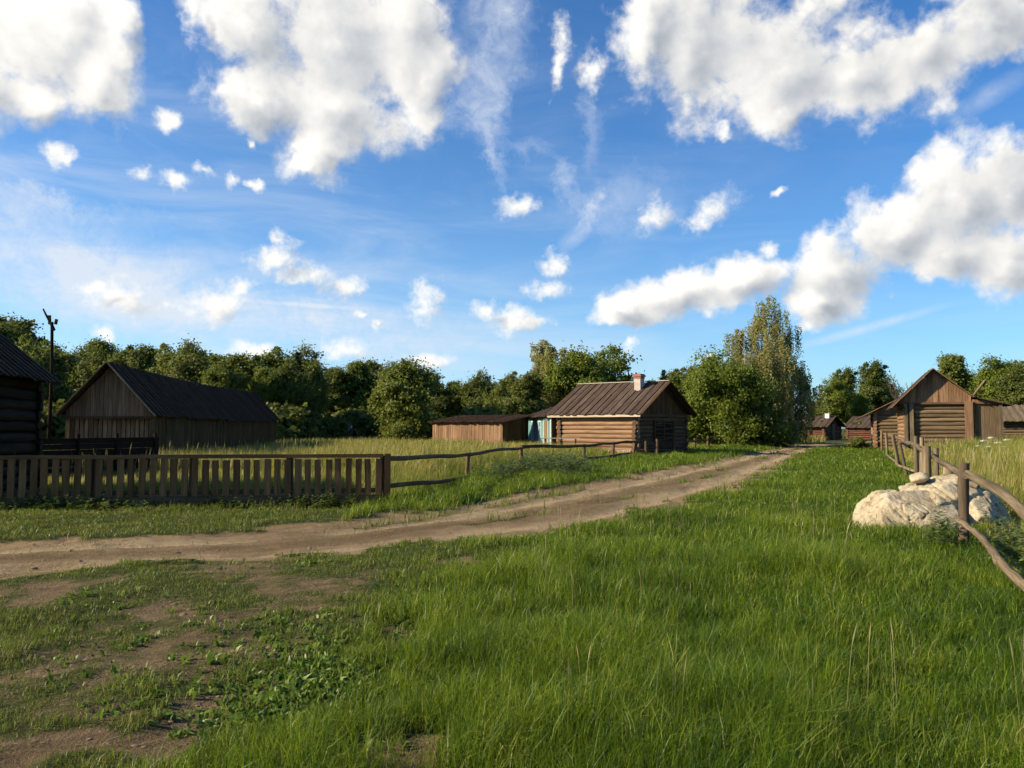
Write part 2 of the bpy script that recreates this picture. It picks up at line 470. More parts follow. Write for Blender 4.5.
# ------------------------------------------------------------------ world, sun, camera
SUN_EL, SUN_DIR = 27.0, Vector((-.985, -.17, 0)).normalized()
def build_world():
    w = bpy.data.worlds.new("World"); S.world = w; w.use_nodes = True
    w.node_tree.nodes.clear()
    t = NT(w)
    sky = t.node('ShaderNodeTexSky', sky_type='NISHITA')
    sky.sun_disc = False; sky.sun_elevation = R(SUN_EL)
    sky.sun_rotation = math.atan2(SUN_DIR.x, SUN_DIR.y)
    sky.air_density = 1.0; sky.dust_density = .7; sky.ozone_density = 2.2
    D = t.node('ShaderNodeTexCoord').outputs['Generated']
    hs = t.node('ShaderNodeHueSaturation'); hs.inputs['Saturation'].default_value = 1.22; hs.inputs['Value'].default_value = 1.0
    t.l.new(sky.outputs[0], hs.inputs['Color'])

    big = [  # px, py, rx, ry, rot
        (30, 40, 85, 62, 0), (85, 80, 58, 42, 10), (-30, 80, 70, 50, 0), (112, 30, 32, 34, 0), (30, 105, 60, 28, 0),
        (255, 40, 62, 46, 0), (330, 40, 90, 66, 0), (400, 30, 64, 60, 0), (330, 112, 82, 42, 8), (318, 145, 44, 28, 15), (420, 78, 48, 44, 0), (250, 100, 62, 30, 0),
        (690, 40, 90, 62, 0), (775, 65, 92, 56, 10), (850, 75, 72, 46, 0), (915, 50, 70, 44, -20), (980, 15, 66, 36, -20), (778, 112, 42, 24, 0), (645, 22, 46, 36, 0),
        (955, 210, 70, 56, -25), (1012, 195, 70, 64, 0), (1005, 268, 72, 44, 5), (945, 258, 60, 34, 0), (890, 238, 72, 42, -25), (838, 276, 70, 42, -10), (815, 306, 48, 22, 0),
        (738, 288, 62, 30, -12), (674, 303, 66, 25, -8), (622, 316, 36, 17, 0)]
    small = [
        (193, 12, 14, 20, 0), (168, 117, 19, 10, 0), (62, 155, 17, 11, 0), (140, 171, 15, 9, -25), (178, 180, 20, 11, 20), (202, 168, 15, 8, 0), (230, 180, 10, 10, 0), (256, 186, 14, 6, 0), (248, 143, 6, 11, 0),
        (275, 258, 34, 20, -15), (305, 275, 50, 19, 12), (345, 286, 24, 14, 0), (278, 240, 16, 12, 0), (125, 300, 44, 21, 15), (96, 287, 18, 9, 0), (218, 306, 42, 22, -12), (240, 288, 18, 10, -20), (427, 302, 26, 28, 0), (520, 321, 38, 17, -3), (485, 310, 20, 15, 0),
        (518, 204, 28, 14, -12), (556, 266, 18, 13, 0), (546, 290, 28, 12, 0), (559, 42, 15, 18, 0), (556, 68, 10, 22, 8), (590, 70, 15, 17, 0), (376, 328, 10, 9, 0), (362, 312, 10, 6, 0),
        (255, 349, 34, 11, 0), (345, 348, 32, 15, 5), (430, 361, 34, 12, 0), (105, 335, 11, 12, 0), (655, 215, 24, 17, -30), (708, 212, 36, 15, -22), (684, 100, 18, 12, 35), (722, 128, 18, 9, 0), (714, 358, 18, 10, 0), (630, 345, 14, 9, -40), (768, 247, 12, 7, -35), (776, 191, 10, 5, -15)]

    g = bpy.data.node_groups.new('cloud_density', 'ShaderNodeTree')
    g.interface.new_socket('Vector', in_out='INPUT', socket_type='NodeSocketVector')
    g.interface.new_socket('Density', in_out='OUTPUT', socket_type='NodeSocketFloat')
    g.interface.new_socket('Soft', in_out='OUTPUT', socket_type='NodeSocketFloat')
    class W: node_tree = g
    q = NT(W)
    gi, go = q.node('NodeGroupInput'), q.node('NodeGroupOutput')
    d0 = gi.outputs[0]
    wn = q.noise(d0, 7.5, 4, .6); wv = q.vmath('SUBTRACT', wn.outputs[1], (.5, .5, .5))
    wn2 = q.noise(d0, 26, 3, .6); wv2 = q.vmath('SUBTRACT', wn2.outputs[1], (.5, .5, .5))
    db = q.vmath('ADD', d0, q.vmath('ADD', q.vmath('SCALE', wv, .075), q.vmath('SCALE', wv2, .022)))
    ds = q.vmath('ADD', d0, q.vmath('SCALE', wv2, .03))
    def blobs(vec, lst, k):
        acc = None
        for px, py, rx, ry, rot in lst:
            c = ray(px, py); L = c.length
            sc = 1 / (F * L)
            c = c.normalized()
            e1 = c.cross(Vector((0, 0, 1))).normalized(); e2 = e1.cross(c).normalized()
            a = R(-rot)
            x = e1 * math.cos(a) + e2 * math.sin(a); y = -e1 * math.sin(a) + e2 * math.cos(a)
            m = Matrix((x, y, c)).transposed()          # columns = local axes
            n = q.node('ShaderNodeMapping', vector_type='TEXTURE')
            n.inputs['Location'].default_value = c
            n.inputs['Rotation'].default_value = m.to_euler('XYZ')
            n.inputs['Scale'].default_value = (rx * sc, ry * sc, .6)
            q.put(n.inputs['Vector'], vec)
            l = q.vmath('LENGTH', n.outputs[0])
            acc = l if acc is None else q.math('SMOOTH_MIN', acc, l, k)
        return acc
    rb = blobs(db, big, .35); rs = blobs(ds, small, .2)
    det = q.noise(d0, 11, 9, .54, .1).outputs[0]
    vo = q.node('ShaderNodeTexVoronoi', feature='F1'); q.put(vo.inputs['Vector'], q.vmath('ADD', d0, q.vmath('SCALE', wv2, .03)))
    vo.inputs['Scale'].default_value = 19; vo.inputs['Detail'].default_value = 2.5; vo.inputs['Roughness'].default_value = .55
    puff = q.math('SUBTRACT', .60, vo.outputs['Distance'])
    det2 = q.noise(d0, 62, 6, .66, .2).outputs[0]
    fb = q.math('ADD', q.math('SUBTRACT', 1.1, rb), q.math('ADD', q.math('MULTIPLY', q.math('SUBTRACT', det, .5), 1.5), q.math('ADD', q.math('MULTIPLY', puff, .36), q.math('MULTIPLY', q.math('SUBTRACT', q.noise(d0, 48, 6, .66, .3).outputs[0], .5), .62))))
    fs = q.math('ADD', q.math('SUBTRACT', 1.06, rs), q.math('ADD', q.math('MULTIPLY', q.math('SUBTRACT', det2, .5), 1.6), q.math('MULTIPLY', puff, .35)))
    # nothing but thin broken cloud in the half of the sky no blob reaches
    dens = q.math('SMOOTH_MAX', fb, q.math('MULTIPLY', fs, .54), .12)
    q.l.new(dens, go.inputs[0])
    lo = q.math('MULTIPLY', q.math('SUBTRACT', q.noise(d0, 4.5, 3, .5, .1).outputs[0], .5), 1.5)
    sb = q.math('ADD', q.math('SUBTRACT', 1.0, rb), lo)
    ss = q.math('ADD', q.math('SUBTRACT', 1.0, rs), q.math('MULTIPLY', q.math('SUBTRACT', det2, .5), .9))
    q.l.new(q.math('SMOOTH_MAX', sb, q.math('MULTIPLY', ss, .7), .12), go.inputs[1])

    def dens_at(v):
        n = t.node('ShaderNodeGroup'); n.node_tree = g
        t.put(n.inputs[0], v)
        return n.outputs
    f0, s0 = dens_at(D)
    f1, s1 = dens_at(t.vmath('ADD', D, (-.02, -.003, .013)))
    mr = t.node('ShaderNodeMapRange', interpolation_type='SMOOTHSTEP')
    t.put(mr.inputs[0], f0); mr.inputs[1].default_value = -.04; mr.inputs[2].default_value = .52
    alpha = mr.outputs[0]
    thick = t.node('ShaderNodeMapRange', interpolation_type='SMOOTHSTEP')
    t.put(thick.inputs[0], s0); thick.inputs[1].default_value = .2; thick.inputs[2].default_value = .85
    dirl = t.math('ADD', t.math('MULTIPLY', t.math('SUBTRACT', s0, t.math('MAXIMUM', s1, -.05)), 1.0), t.math('MULTIPLY', t.math('SUBTRACT', f0, t.math('MAXIMUM', f1, -.1)), .30))
    lit = t.math('ADD', t.math('SUBTRACT', .84, t.math('MULTIPLY', thick.outputs[0], .38)), dirl, clamp=True)
    ccol = t.ramp(lit, [(0, (.42, .46, .52)), (.3, (.57, .60, .64)), (.55, (.74, .75, .76)), (.8, (.95, .93, .89)), (1, (1.08, 1.06, 1.01))])
    # pale air low down, paler still towards the sun
    sep0 = t.node('ShaderNodeSeparateXYZ'); t.put(sep0.inputs[0], D)
    hz = t.math('POWER', 2.718, t.math('MULTIPLY', t.math('MAXIMUM', sep0.outputs[2], 0), -7.5))
    hz = t.math('MULTIPLY', hz, t.math('MAXIMUM', .32, t.math('SUBTRACT', .62, t.math('MULTIPLY', sep0.outputs[0], .7))), clamp=True)
    # high thin cirrus: stretched streaks
    ci = t.noise(t.vmath('MULTIPLY', D, (2.2, 2.2, 9)), 1.6, 6, .62, .8).outputs[0]
    sep = t.node('ShaderNodeSeparateXYZ'); t.put(sep.inputs[0], D)
    lowness = t.node('ShaderNodeMapRange'); t.put(lowness.inputs[0], sep.outputs[2])
    lowness.inputs[1].default_value = .45; lowness.inputs[2].default_value = .02; lowness.inputs[3].default_value = .12; lowness.inputs[4].default_value = 1
    leftness = t.node('ShaderNodeMapRange'); t.put(leftness.inputs[0], sep.outputs[0])
    leftness.inputs[1].default_value = .35; leftness.inputs[2].default_value = -.45; leftness.inputs[3].default_value = .15; leftness.inputs[4].default_value = 1
    cm = t.node('ShaderNodeMapRange', interpolation_type='SMOOTHSTEP'); t.put(cm.inputs[0], ci)
    cm.inputs[1].default_value = .36; cm.inputs[2].default_value = .78
    cir = t.math('MULTIPLY', t.math('MULTIPLY', cm.outputs[0], lowness.outputs[0]), t.math('MULTIPLY', leftness.outputs[0], .9))
    # a few drawn-out wisps
    wisp = None
    wz = t.noise(D, 20, 5, .7, .3); wvv = t.vmath('ADD', D, t.vmath('SCALE', t.vmath('SUBTRACT', wz.outputs[1], (.5, .5, .5)), .085))
    for px, py, rx, ry, rot, k in [(505, 15, 34, 40, -10, .38), (478, 60, 50, 42, 15, .34), (490, 110, 26, 50, -6, .34), (494, 160, 11, 34, -10, .34), (470, 100, 34, 16, 30, .2), (588, 95, 11, 30, 12, .22), (588, 135, 18, 34, -4, .2), (566, 182, 12, 30, -24, .34), (590, 212, 13, 26, 14, .42), (574, 238, 22, 9, -35, .42), (525, 150, 26, 12, 10, .2), (660, 222, 34, 10, -25, .25), (715, 208, 34, 16, -24, .35), (860, 330, 95, 6, -14, .5), (305, 305, 75, 3, 2, .55), (990, 95, 50, 10, -25, .35), (60, 262, 170, 60, 14, .6), (330, 328, 220, 32, 5, .5), (150, 300, 220, 44, 8, .25), (60, 205, 120, 14, 6, .3), (620, 205, 70, 30, -10, .25)]:
        c = ray(px, py); sc = 1 / (F * c.length); c = c.normalized()
        e1 = c.cross(Vector((0, 0, 1))).normalized(); e2 = e1.cross(c).normalized()
        a = R(-rot); x = e1 * math.cos(a) + e2 * math.sin(a); y = -e1 * math.sin(a) + e2 * math.cos(a)
        n = t.node('ShaderNodeMapping', vector_type='TEXTURE')
        n.inputs['Location'].default_value = c; n.inputs['Rotation'].default_value = Matrix((x, y, c)).transposed().to_euler('XYZ')
        n.inputs['Scale'].default_value = (rx * sc, ry * sc, .6)
        t.put(n.inputs['Vector'], D if ry < 12 else wvv)
        v = t.math('MULTIPLY', t.math('SUBTRACT', 1, t.vmath('LENGTH', n.outputs[0]), clamp=True), k * 1.5)
        wisp = v if wisp is None else t.math('ADD', wisp, v)
    wn = t.noise(t.vmath('MULTIPLY', D, (1, 1, 1)), 28, 6, .68, .5).outputs[0]
    wisp = t.math('MULTIPLY', wisp, t.ramp(wn, [(.25, (.15, .15, .15)), (.7, (1, 1, 1))]))
    cir = t.math('MINIMUM', t.math('ADD', cir, wisp), .85)

    b_sky = t.node('ShaderNodeBackground'); b_sky.inputs[1].default_value = SKY_STR
    skyc = t.mix(1.0, hs.outputs[0], SKY_TINT, 'MULTIPLY')
    skyc = t.mix(hz, skyc, (5.2, 7.6, 10.2))
    t.l.new(skyc, b_sky.inputs[0])
    b_ci = t.node('ShaderNodeBackground'); b_ci.inputs[0].default_value = (.80, .86, .95, 1); b_ci.inputs[1].default_value = CLOUD_STR
    b_cl = t.node('ShaderNodeBackground'); t.l.new(ccol, b_cl.inputs[0]); b_cl.inputs[1].default_value = CLOUD_STR
    m1 = t.node('ShaderNodeMixShader'); t.put(m1.inputs[0], cir); t.l.new(b_sky.outputs[0], m1.inputs[1]); t.l.new(b_ci.outputs[0], m1.inputs[2])
    m2 = t.node('ShaderNodeMixShader'); t.put(m2.inputs[0], alpha); t.l.new(m1.outputs[0], m2.inputs[1]); t.l.new(b_cl.outputs[0], m2.inputs[2])
    out = t.node('ShaderNodeOutputWorld'); t.l.new(m2.outputs[0], out.inputs[0])
    w.cycles.sampling_method = 'MANUAL'; w.cycles.sample_map_resolution = 512

SKY_STR, CLOUD_STR, SKY_TINT = .072, .53, (.60, .96, 1.26)
build_world()
sl = bpy.data.lights.new('sun', 'SUN'); sl.energy = 5.0; sl.angle = R(.5); sl.color = (1.0, .84, .60)
so = link(bpy.data.objects.new('sun', sl))
to_sun = Vector((SUN_DIR.x * math.cos(R(SUN_EL)), SUN_DIR.y * math.cos(R(SUN_EL)), math.sin(R(SUN_EL))))
so.rotation_euler = to_sun.to_track_quat('Z', 'Y').to_euler(); so.location = to_sun * 60

cam = bpy.data.cameras.new('camera'); cam.sensor_width = 36; cam.lens = 36 * F / 1024
cam.clip_end = 3000; cam.clip_start = .05
co = link(bpy.data.objects.new('camera', cam)); co.location = (0, 0, CAMZ); co.rotation_euler = (R(90) + PITCH, 0, 0)
S.camera = co
S.view_settings.view_transform = 'Standard'; S.view_settings.look = 'None'; S.view_settings.exposure = 0.9; S.view_settings.gamma = 1
S.view_settings.use_curve_mapping = False
S.render.engine = 'CYCLES'
S.cycles.use_denoising = True
try: S.cycles.denoiser = 'OPENIMAGEDENOISE'
except Exception: pass
S.cycles.use_adaptive_sampling = True; S.cycles.adaptive_threshold = .02; S.cycles.adaptive_min_samples = 12
S.cycles.max_bounces = 6; S.cycles.diffuse_bounces = 3; S.cycles.glossy_bounces = 2; S.cycles.transmission_bounces = 3; S.cycles.transparent_max_bounces = 4
S.cycles.caustics_reflective = False; S.cycles.caustics_refractive = False

# ------------------------------------------------------------------ ground
def build_ground():
    ys = [-60, -30, -15, -8, -4, -1, .8, 2.0]
    y = 2.2
    while y < 900:
        ys.append(y); y += max(.045, .0115 * y) if y < 30 else .03 * y
    xs = list(np.arange(-15, 15.01, .09))
    x, st = 15.0, .1
    while x < 900:
        st *= 1.09; x += st; xs.append(x); xs.insert(0, -x)
    X, Y = np.meshgrid(np.array(xs), np.array(ys))
    shp = X.shape; X, Y = X.ravel(), Y.ravel()
    d, al, ac = dirt_mask(X, Y)
    Z = gh(X, Y) * sstep(140, 60, np.hypot(X, Y))
    idx = np.arange(len(X)).reshape(shp)
    q = np.stack([idx[:-1, :-1], idx[:-1, 1:], idx[1:, 1:], idx[1:, :-1]], -1).reshape(-1, 4)
    o = np_mesh('ground', np.c_[X, Y, Z], q.ravel(), np.full(len(q), 4), M['ground'], {'dirt': d, 'lane': road_mask(X, Y)[0], 'road': np.c_[al, ac, np.zeros(len(X))]}, smooth=True)
    tag(o, 'sandy dirt track and trodden turf running away between the log buildings', 'ground', kind='structure')
build_ground()

# ------------------------------------------------------------------ grass and weeds
def blades(name, x, y, h, w, mat, lean=.35, rnd=None, base=None, label=None, cat='grass', wide=False, yaw=None, flat=1.0):
    n = len(x)
    z = gh(x, y) * sstep(140, 60, np.hypot(x, y)) - .012 if base is None else base
    a = rng.uniform(0, 2 * np.pi, n) if yaw is None else yaw
    ph = rng.uniform(0, 2 * np.pi, n)
    ln = np.minimum(np.abs(rng.normal(lean, lean * .6, n)), 1.02) * h
    lx, ly = np.cos(ph) * ln + .08 * h, np.sin(ph) * ln
    sx, sy = np.cos(a) * w / 2, np.sin(a) * w / 2
    B = np.c_[x, y, z]
    sd = np.c_[sx, sy, np.zeros(n)]
    mid = B + np.c_[lx * (.3 if flat == 1 else .5), ly * (.3 if flat == 1 else .5), h * .58 * flat]
    tip = B + np.c_[lx, ly, np.maximum(h * .25, np.sqrt(np.maximum(h * h - ln * ln * .8, 1e-5)))]
    tip[:, 2] = B[:, 2] + (tip[:, 2] - B[:, 2]) * flat
    mw = 1.15 if wide else .8
    V = np.stack([B - sd * (.45 if wide else 1), B + sd * (.45 if wide else 1), mid - sd * mw, mid + sd * mw, tip], 1).reshape(-1, 3)
    o = np.arange(n)[:, None] * 5
    L = np.concatenate([o + np.array([[0, 1, 3, 2]]), o + np.array([[2, 3, 4]])], 1).ravel()
    sz = np.tile([4, 3], n)
    if rnd is None: rnd = rng.random(n)
    ob = np_mesh(name, V, L, sz, mat, {'rnd': np.repeat(rnd, 5)}, smooth=False)
    return tag(ob, label, cat, kind='stuff')

def scatter(y0, y1, dens, x0=-1e9, x1=1e9, margin=2.4):
    """even random points per square metre inside the wedge the photograph looks into"""
    xa, xb = max(x0, -(.70 * y1 + margin)), min(x1, .70 * y1 + margin)
    if xb <= xa: return np.zeros(0), np.zeros(0)
    n = int((xb - xa) * (y1 - y0) * dens * DETAIL)
    x = rng.uniform(xa, xb, n); y = rng.uniform(y0, y1, n)
    k = np.abs(x) < .70 * y + margin
    return x[k], y[k]

FEN_L = [G(-140, 510).xy, G(0, 508).xy, G(384, 503).xy, G(468, 480).xy, G(520, 468).xy, G(584, 463.5).xy, G(634, 456).xy, G(674, 453.5).xy, G(708, 448).xy]
FR = lambda Y: 6.14 + .436 * (Y - 10.85)

def behind_left(x, y):
    P = np.array([(p[0], p[1]) for p in FEN_L])
    yy = np.interp(x, P[:, 0], P[:, 1])
    return (y - yy)

HUT_O = G(636, 455); HUT_A = math.atan2(.788, .616)
def hut_local(x, y):
    c, s_ = .616, .788
    dx, dy = x - HUT_O.x, y - HUT_O.y
    return dx * c + dy * s_, -dx * s_ + dy * c
def blocked(x, y):
    """inside a building, where nothing grows"""
    u, v = hut_local(x, y)
    b = (u > -.2) & (u < 6.6) & (v > -.2) & (v < 5.6)
    b |= (x < -13.3 + .0 * y) & (x > -18) & (y > 30) & (y < 54.5) & (x < -13.2 - (y - 30) * .072)
    b |= (x < -10.9 - (y - 17.3) * .22) & (y > 16.9) & (y < 21.2)
    return b

def build_grass():
    rings = [(3.0, 4.6, 5200, .0036), (4.6, 6.5, 3900, .0042), (6.5, 10, 2200, .0056), (10, 16, 950, .0085), (16, 28, 420, .013), (28, 48, 150, .024), (48, 90, 45, .05)]
    A = [[] for _ in range(5)]; Bk = [[] for _ in range(5)]; T = [[] for _ in range(5)]
    for y0, y1, dn, w0 in rings:
        x, y = scatter(y0, y1, dn)
        d, al, ac = dirt_mask(x, y)
        rm, _, _ = road_mask(x, y)
        n1 = fbm(x * .8, y * .8, 3, 41); n2 = fbm(x * 3.1, y * 3.1, 3, 43)
        n4 = fbm(x * 6.5, y * 6.5, 2, 47)
        keep = rng.random(len(x)) > sstep(.08, .72, d + (n2 - .5) * .4 + (n4 - .5) * .9) * .99
        keep &= ~blocked(x, y)
        bl = behind_left(x, y)
        right_field = (x > FR(y) + .5) & (y > 8.2)
        left_field = (bl > .6)
        field = right_field | left_field
        # meadow height: lush right of the track, short and trodden on the left and along the verges
        edge = -1.35 + .12 * (y - 4)
        lush = sstep(-.7, 1.6, x - edge + (n1 - .5) * 2.6 + (n2 - .5) * 1.2)
        al_far = sstep(11, 14, y)
        verge = (bl < .6) & (ac > 0)
        near_fence = np.exp(-(bl / .45) ** 2)
        h = .035 + .06 * n2 + lush * (.015 + .19 * n1 * sstep(15, 4, y) + .07 * n1 + .05 * n2)
        h *= 1 - .5 * sstep(.05, .5, d)
        h = np.where((ac > 0) & (x < -3), .03 + .07 * n2 + .16 * near_fence, h)           # mown strip before the pickets
        h = np.where((ac > 0) & (x >= -3) & (bl < .6), .10 + .22 * n1, h)                   # verge along the rails
        h = np.where((ac < 0) & (y > 14), .07 + .13 * n1, h)
        h *= np.where((ac < 0) & (x > FR(y) - 1.6) & (y < 14), .75, 1)
        n5 = fbm(x * 1.5 + 40, y * 1.5, 2, 44)
        h = h * rng.uniform(.5, 1.3, len(x)) * (.55 + .95 * n5)
        tuft = sstep(.6, .74, fbm(x * .95 + 9, y * .95 + 3, 3, 48)) * lush
        h += tuft * .11 * rng.uniform(.2, 1, len(x)) * (d < .3)
        h += .13 * np.exp(-((x - 6.4) / 1.3) ** 2 - ((y - 11.75) / .55) ** 2) * rng.uniform(.3, 1, len(x))
        short = (rng.random(len(x)) > lush * 1.3) & (ac < 0) & (y < 13) | ((ac > 0) & (x < -3) & (bl < .2)) | (d > .25)
        thin = rng.random(len(x)) < np.where(short, .72, 1.0)
        W = w0 * rng.uniform(.7, 1.35, len(x))
        rn = np.clip(rng.normal(.40, .24, len(x)) + (n2 - .5) * .6 + (n1 - .5) * .4 + np.where(d > .1, .12, 0), 0, 1)
        k1 = keep & ~field & ~short & thin; k2 = keep & ~field & short & thin
        for store, k in ((A, k1), (Bk, k2)):
            for i, a in enumerate((x, y, h, W, rn)): store[i].append(a[k])
    a = [np.concatenate(q) for q in A]
    blades('meadow_grass', a[0], a[1], a[2], a[3], M['grass'], .66, a[4], label='lush green meadow grass beside the dirt track')
    a = [np.concatenate(q) for q in Bk]
    blades('trodden_grass', a[0], a[1], np.maximum(a[2], .025), a[3], M['short'], .6, a[4], label='short worn grass round the bare earth and verges')
    # tall ripening grass behind the fences
    for y0, y1, dn, w0 in [(8, 16, 420, .010), (16, 24, 300, .013), (24, 36, 170, .02), (36, 52, 85, .032), (52, 75, 36, .05), (75, 115, 13, .09)]:
        x, y = scatter(y0, y1, dn)
        bl = behind_left(x, y)
        right = (x > FR(y) + .35) & (y > 8.2) & (y < 62)
        left = (bl > .35)
        n1 = fbm(x * .25, y * .25, 3, 51); n2 = fbm(x * 1.3, y * 1.3, 3, 52)
        rm, al, ac = road_mask(x, y)
        k = (right | left) & ~blocked(x, y) & (rm < .2) & (ac * 1.0 > -99)
        k &= ~((x > 8) & (~right) & (y > 40) & ((ac < 2.0) | (y < 58) | (y > 88)))             # open ground round the lane's far end
        yard = left & (x < -4.5) & (y < 27)
        grow = np.where(right, .55 + .75 * n1, .35 + .55 * n1)
        grow = np.where(yard, .15 + .3 * n1, grow)
        far_side = np.clip((bl - 1) / 8, 0, 1)
        grow = np.where(left & ~yard, (.2 + .55 * far_side) * (.7 + .6 * n1), grow)
        near_r = np.clip((x - FR(y)) / 3.5, .25, 1)
        grow = np.where(right, grow * near_r, grow)
        h = grow * rng.uniform(.6, 1.2, len(x))
        rn = np.clip(rng.normal(.5, .22, len(x)) + (n2 - .5) * .7 + np.where(right, .12, 0) + np.where(left, (far_side - .55) * .45, 0), 0, 1)
        for i, q in enumerate((x, y, h, w0 * rng.uniform(.7, 1.3, len(x)), rn)): T[i].append(q[k])
    a = [np.concatenate(q) for q in T]
    blades('tall_field_grass', a[0], a[1], a[2], a[3], M['tall'], .28, a[4], label='tall ripening field grass behind the rail fences', cat='tall grass')

    # seed stalks standing above the meadow
    P = []
    for y0, y1, dn in [(3.6, 8, 14), (8, 14, 6.0)]:
        x, y = scatter(y0, y1, dn, x0=.2)
        d, _, ac = dirt_mask(x, y)
        n = fbm(x * .9, y * .9, 2, 61)
        k = (d < .2) & (ac < 0) & (x < FR(y)) & (n > .5)
        P.append((x[k], y[k]))
    for y0, y1, dn in [(9, 20, 9), (20, 45, 3)]:
        x, y = scatter(y0, y1, dn); k = (x > FR(y) + .8) & ~blocked(x, y); P.append((x[k], y[k]))
    x, y = scatter(17.5, 40, 2.2, x1=-.5); k = (behind_left(x, y) > .8) & ~blocked(x, y); P.append((x[k], y[k]))
    x = np.concatenate([p[0] for p in P]); y = np.concatenate([p[1] for p in P])
    n = len(x); far = np.clip(y / 10, .8, 3)
    hh = np.where(y < 14, rng.uniform(.3, .62, n), rng.uniform(.6, 1.15, n))
    V, L, sz, rr = [], [], [], []
    o = 0
    zz = gh(x, y)
    for i in range(n):
        lx, ly = random.uniform(-.12, .2) * hh[i], random.uniform(-.12, .12) * hh[i]
        w = .0013 * far[i]; hw = .0042 * far[i]
        b = np.array([x[i], y[i], zz[i]]); a_ = random.random() * 3.14
        s_ = np.array([math.cos(a_), math.sin(a_), 0])
        p = lambda t: b + np.array([lx * t * t, ly * t * t, hh[i] * t])
        pts = [p(0) - s_ * w, p(0) + s_ * w, p(.75) - s_ * w, p(.75) + s_ * w, p(.86) - s_ * hw, p(.86) + s_ * hw, p(1)]
        V += pts; L += [o, o + 1, o + 3, o + 2, o + 2, o + 3, o + 5, o + 4, o + 4, o + 5, o + 6]; sz += [4, 4, 3]
        rr += [random.random()] * 7; o += 7
    tag(np_mesh('seed_stalks', np.array(V), L, sz, M['straw'], {'rnd': rr}), 'thin straw coloured seed stalks rising above the grass', 'grass stalks', kind='stuff')

    # broad-leaved weeds in the turf
    C = []
    for px, py, rx, ry, n in [(300, 690, 110, 60, 760), (390, 665, 110, 60, 420), (700, 640, 260, 90, 420), (430, 610, 50, 20, 120), (270, 745, 70, 40, 160), (200, 620, 120, 30, 60), (330, 630, 120, 30, 110), (90, 640, 90, 60, 45), (480, 610, 60, 20, 40), (560, 745, 60, 25, 26), (620, 700, 120, 50, 26), (860, 690, 150, 70, 80), (970, 640, 60, 50, 60), (990, 560, 40, 30, 40), (340, 725, 90, 20, 60), (250, 560, 90, 12, 20), (305, 566, 10, 4, 14), (130, 685, 60, 30, 25)]:
        for _ in range(n):
            q = G(random.gauss(px, rx * .5), min(790, random.gauss(py, ry * .5)))
            C.append((q.x, q.y))
    X, Y, H, W, RN = [], [], [], [], []
    for cx, cy in C:
        k = random.randint(4, 8); r = random.uniform(.012, .04); sz_ = random.uniform(.5, 1.1); rn = random.random()
        for j in range(k):
            X.append(cx + random.gauss(0, r)); Y.append(cy + random.gauss(0, r)); H.append(.07 * sz_ * random.uniform(.6, 1.3)); W.append(.022 * sz_ * random.uniform(.6, 1.2)); RN.append(min(1, max(0, rn + random.uniform(-.25, .25))))
    blades('broadleaf_weeds', np.array(X), np.array(Y), np.array(H), np.array(W), M['weed'], .8, np.array(RN), label='low broad leaved weeds in the foreground turf', cat='weeds', wide=True)

    # nettles and docks along the rails, round the picket feet and the boulder
    C = []
    for px, py, rx, ry, n, hh_ in [(540, 474, 36, 6, 150, .75), (575, 472, 26, 5, 80, .6), (500, 478, 24, 5, 60, .45), (250, 504, 120, 3, 150, .28), (60, 509, 90, 3, 100, .28), (330, 503, 20, 3, 40, .4), (985, 520, 22, 12, 60, .6), (1010, 560, 20, 14, 40, .5), (944, 545, 14, 8, 20, .5), (280, 470, 70, 5, 150, .6), (220, 464, 30, 4, 70, .7)]:
        for _ in range(n):
            q = G(random.gauss(px, rx * .5), random.gauss(py, ry * .5)); C.append((q.x, q.y, hh_ * random.uniform(.5, 1.15)))
    V, L, sz, rr = [], [], [], []; o = 0
    for cx, cy, H in C:
        z0 = gz(cx, cy); k = int(14 + 22 * H); lx, ly = random.gauss(0, .12) * H, random.gauss(0, .12) * H; rn = random.random()
        f = max(1, cy / 14)
        for j in range(k):
            t = random.uniform(.1, 1); a_ = random.random() * 6.28; ln = (.05 + .10 * (1 - t)) * f ** .6; wd = ln * .42
            b = np.array([cx + lx * t, cy + ly * t, z0 + H * t]); dr = np.array([math.cos(a_), math.sin(a_), random.uniform(-.4, .5)])
            s_ = np.array([-math.sin(a_), math.cos(a_), random.uniform(-.3, .3)])
            V += [b, b + dr * ln * .5 - s_ * wd * .5, b + dr * ln, b + dr * ln * .5 + s_ * wd * .5]
            L += [o, o + 1, o + 2, o + 3]; sz.append(4); o += 4; rr += [min(1, max(0, rn + random.uniform(-.3, .3)))] * 4
    tag(np_mesh('nettles', np.array(V), L, sz, M['nettle'], {'rnd': rr}), 'rank nettles and docks along the fences', 'weeds', kind='stuff')

    # dead stems and chaff lying on the earth
    xs_, ys_ = [], []
    for y0, y1, dn in [(3.2, 6, 260), (6, 11, 110), (11, 18, 18)]:
        a, b = scatter(y0, y1, dn); xs_.append(a); ys_.append(b)
    x = np.concatenate(xs_); y = np.concatenate(ys_); d, _, ac = dirt_mask(x, y)
    k = (d > .12) & ((np.abs(ac) > .8) | (rng.random(len(x)) < .12)); x, y = x[k], y[k]; n = len(x)
    blades('dry_litter', x, y, rng.uniform(.03, .09, n) * (1 + y * .03), .003 * (1 + y / 8), M['straw'], .97, base=gh(x, y) + .004, flat=.12, label='dead grass stems and chaff lying on the bare earth', cat='litter')

    # clods and small stones on the track and the bare patches
    V, L, sz, rr, wc = [], [], [], [], []
    ico = [(0, 0, 1), (.89, 0, .45), (.28, .85, .45), (-.72, .53, .45), (-.72, -.53, .45), (.28, -.85, .45)]
    fc = [(0, 1, 2), (0, 2, 3), (0, 3, 4), (0, 4, 5), (0, 5, 1)]
    x, y = [], []
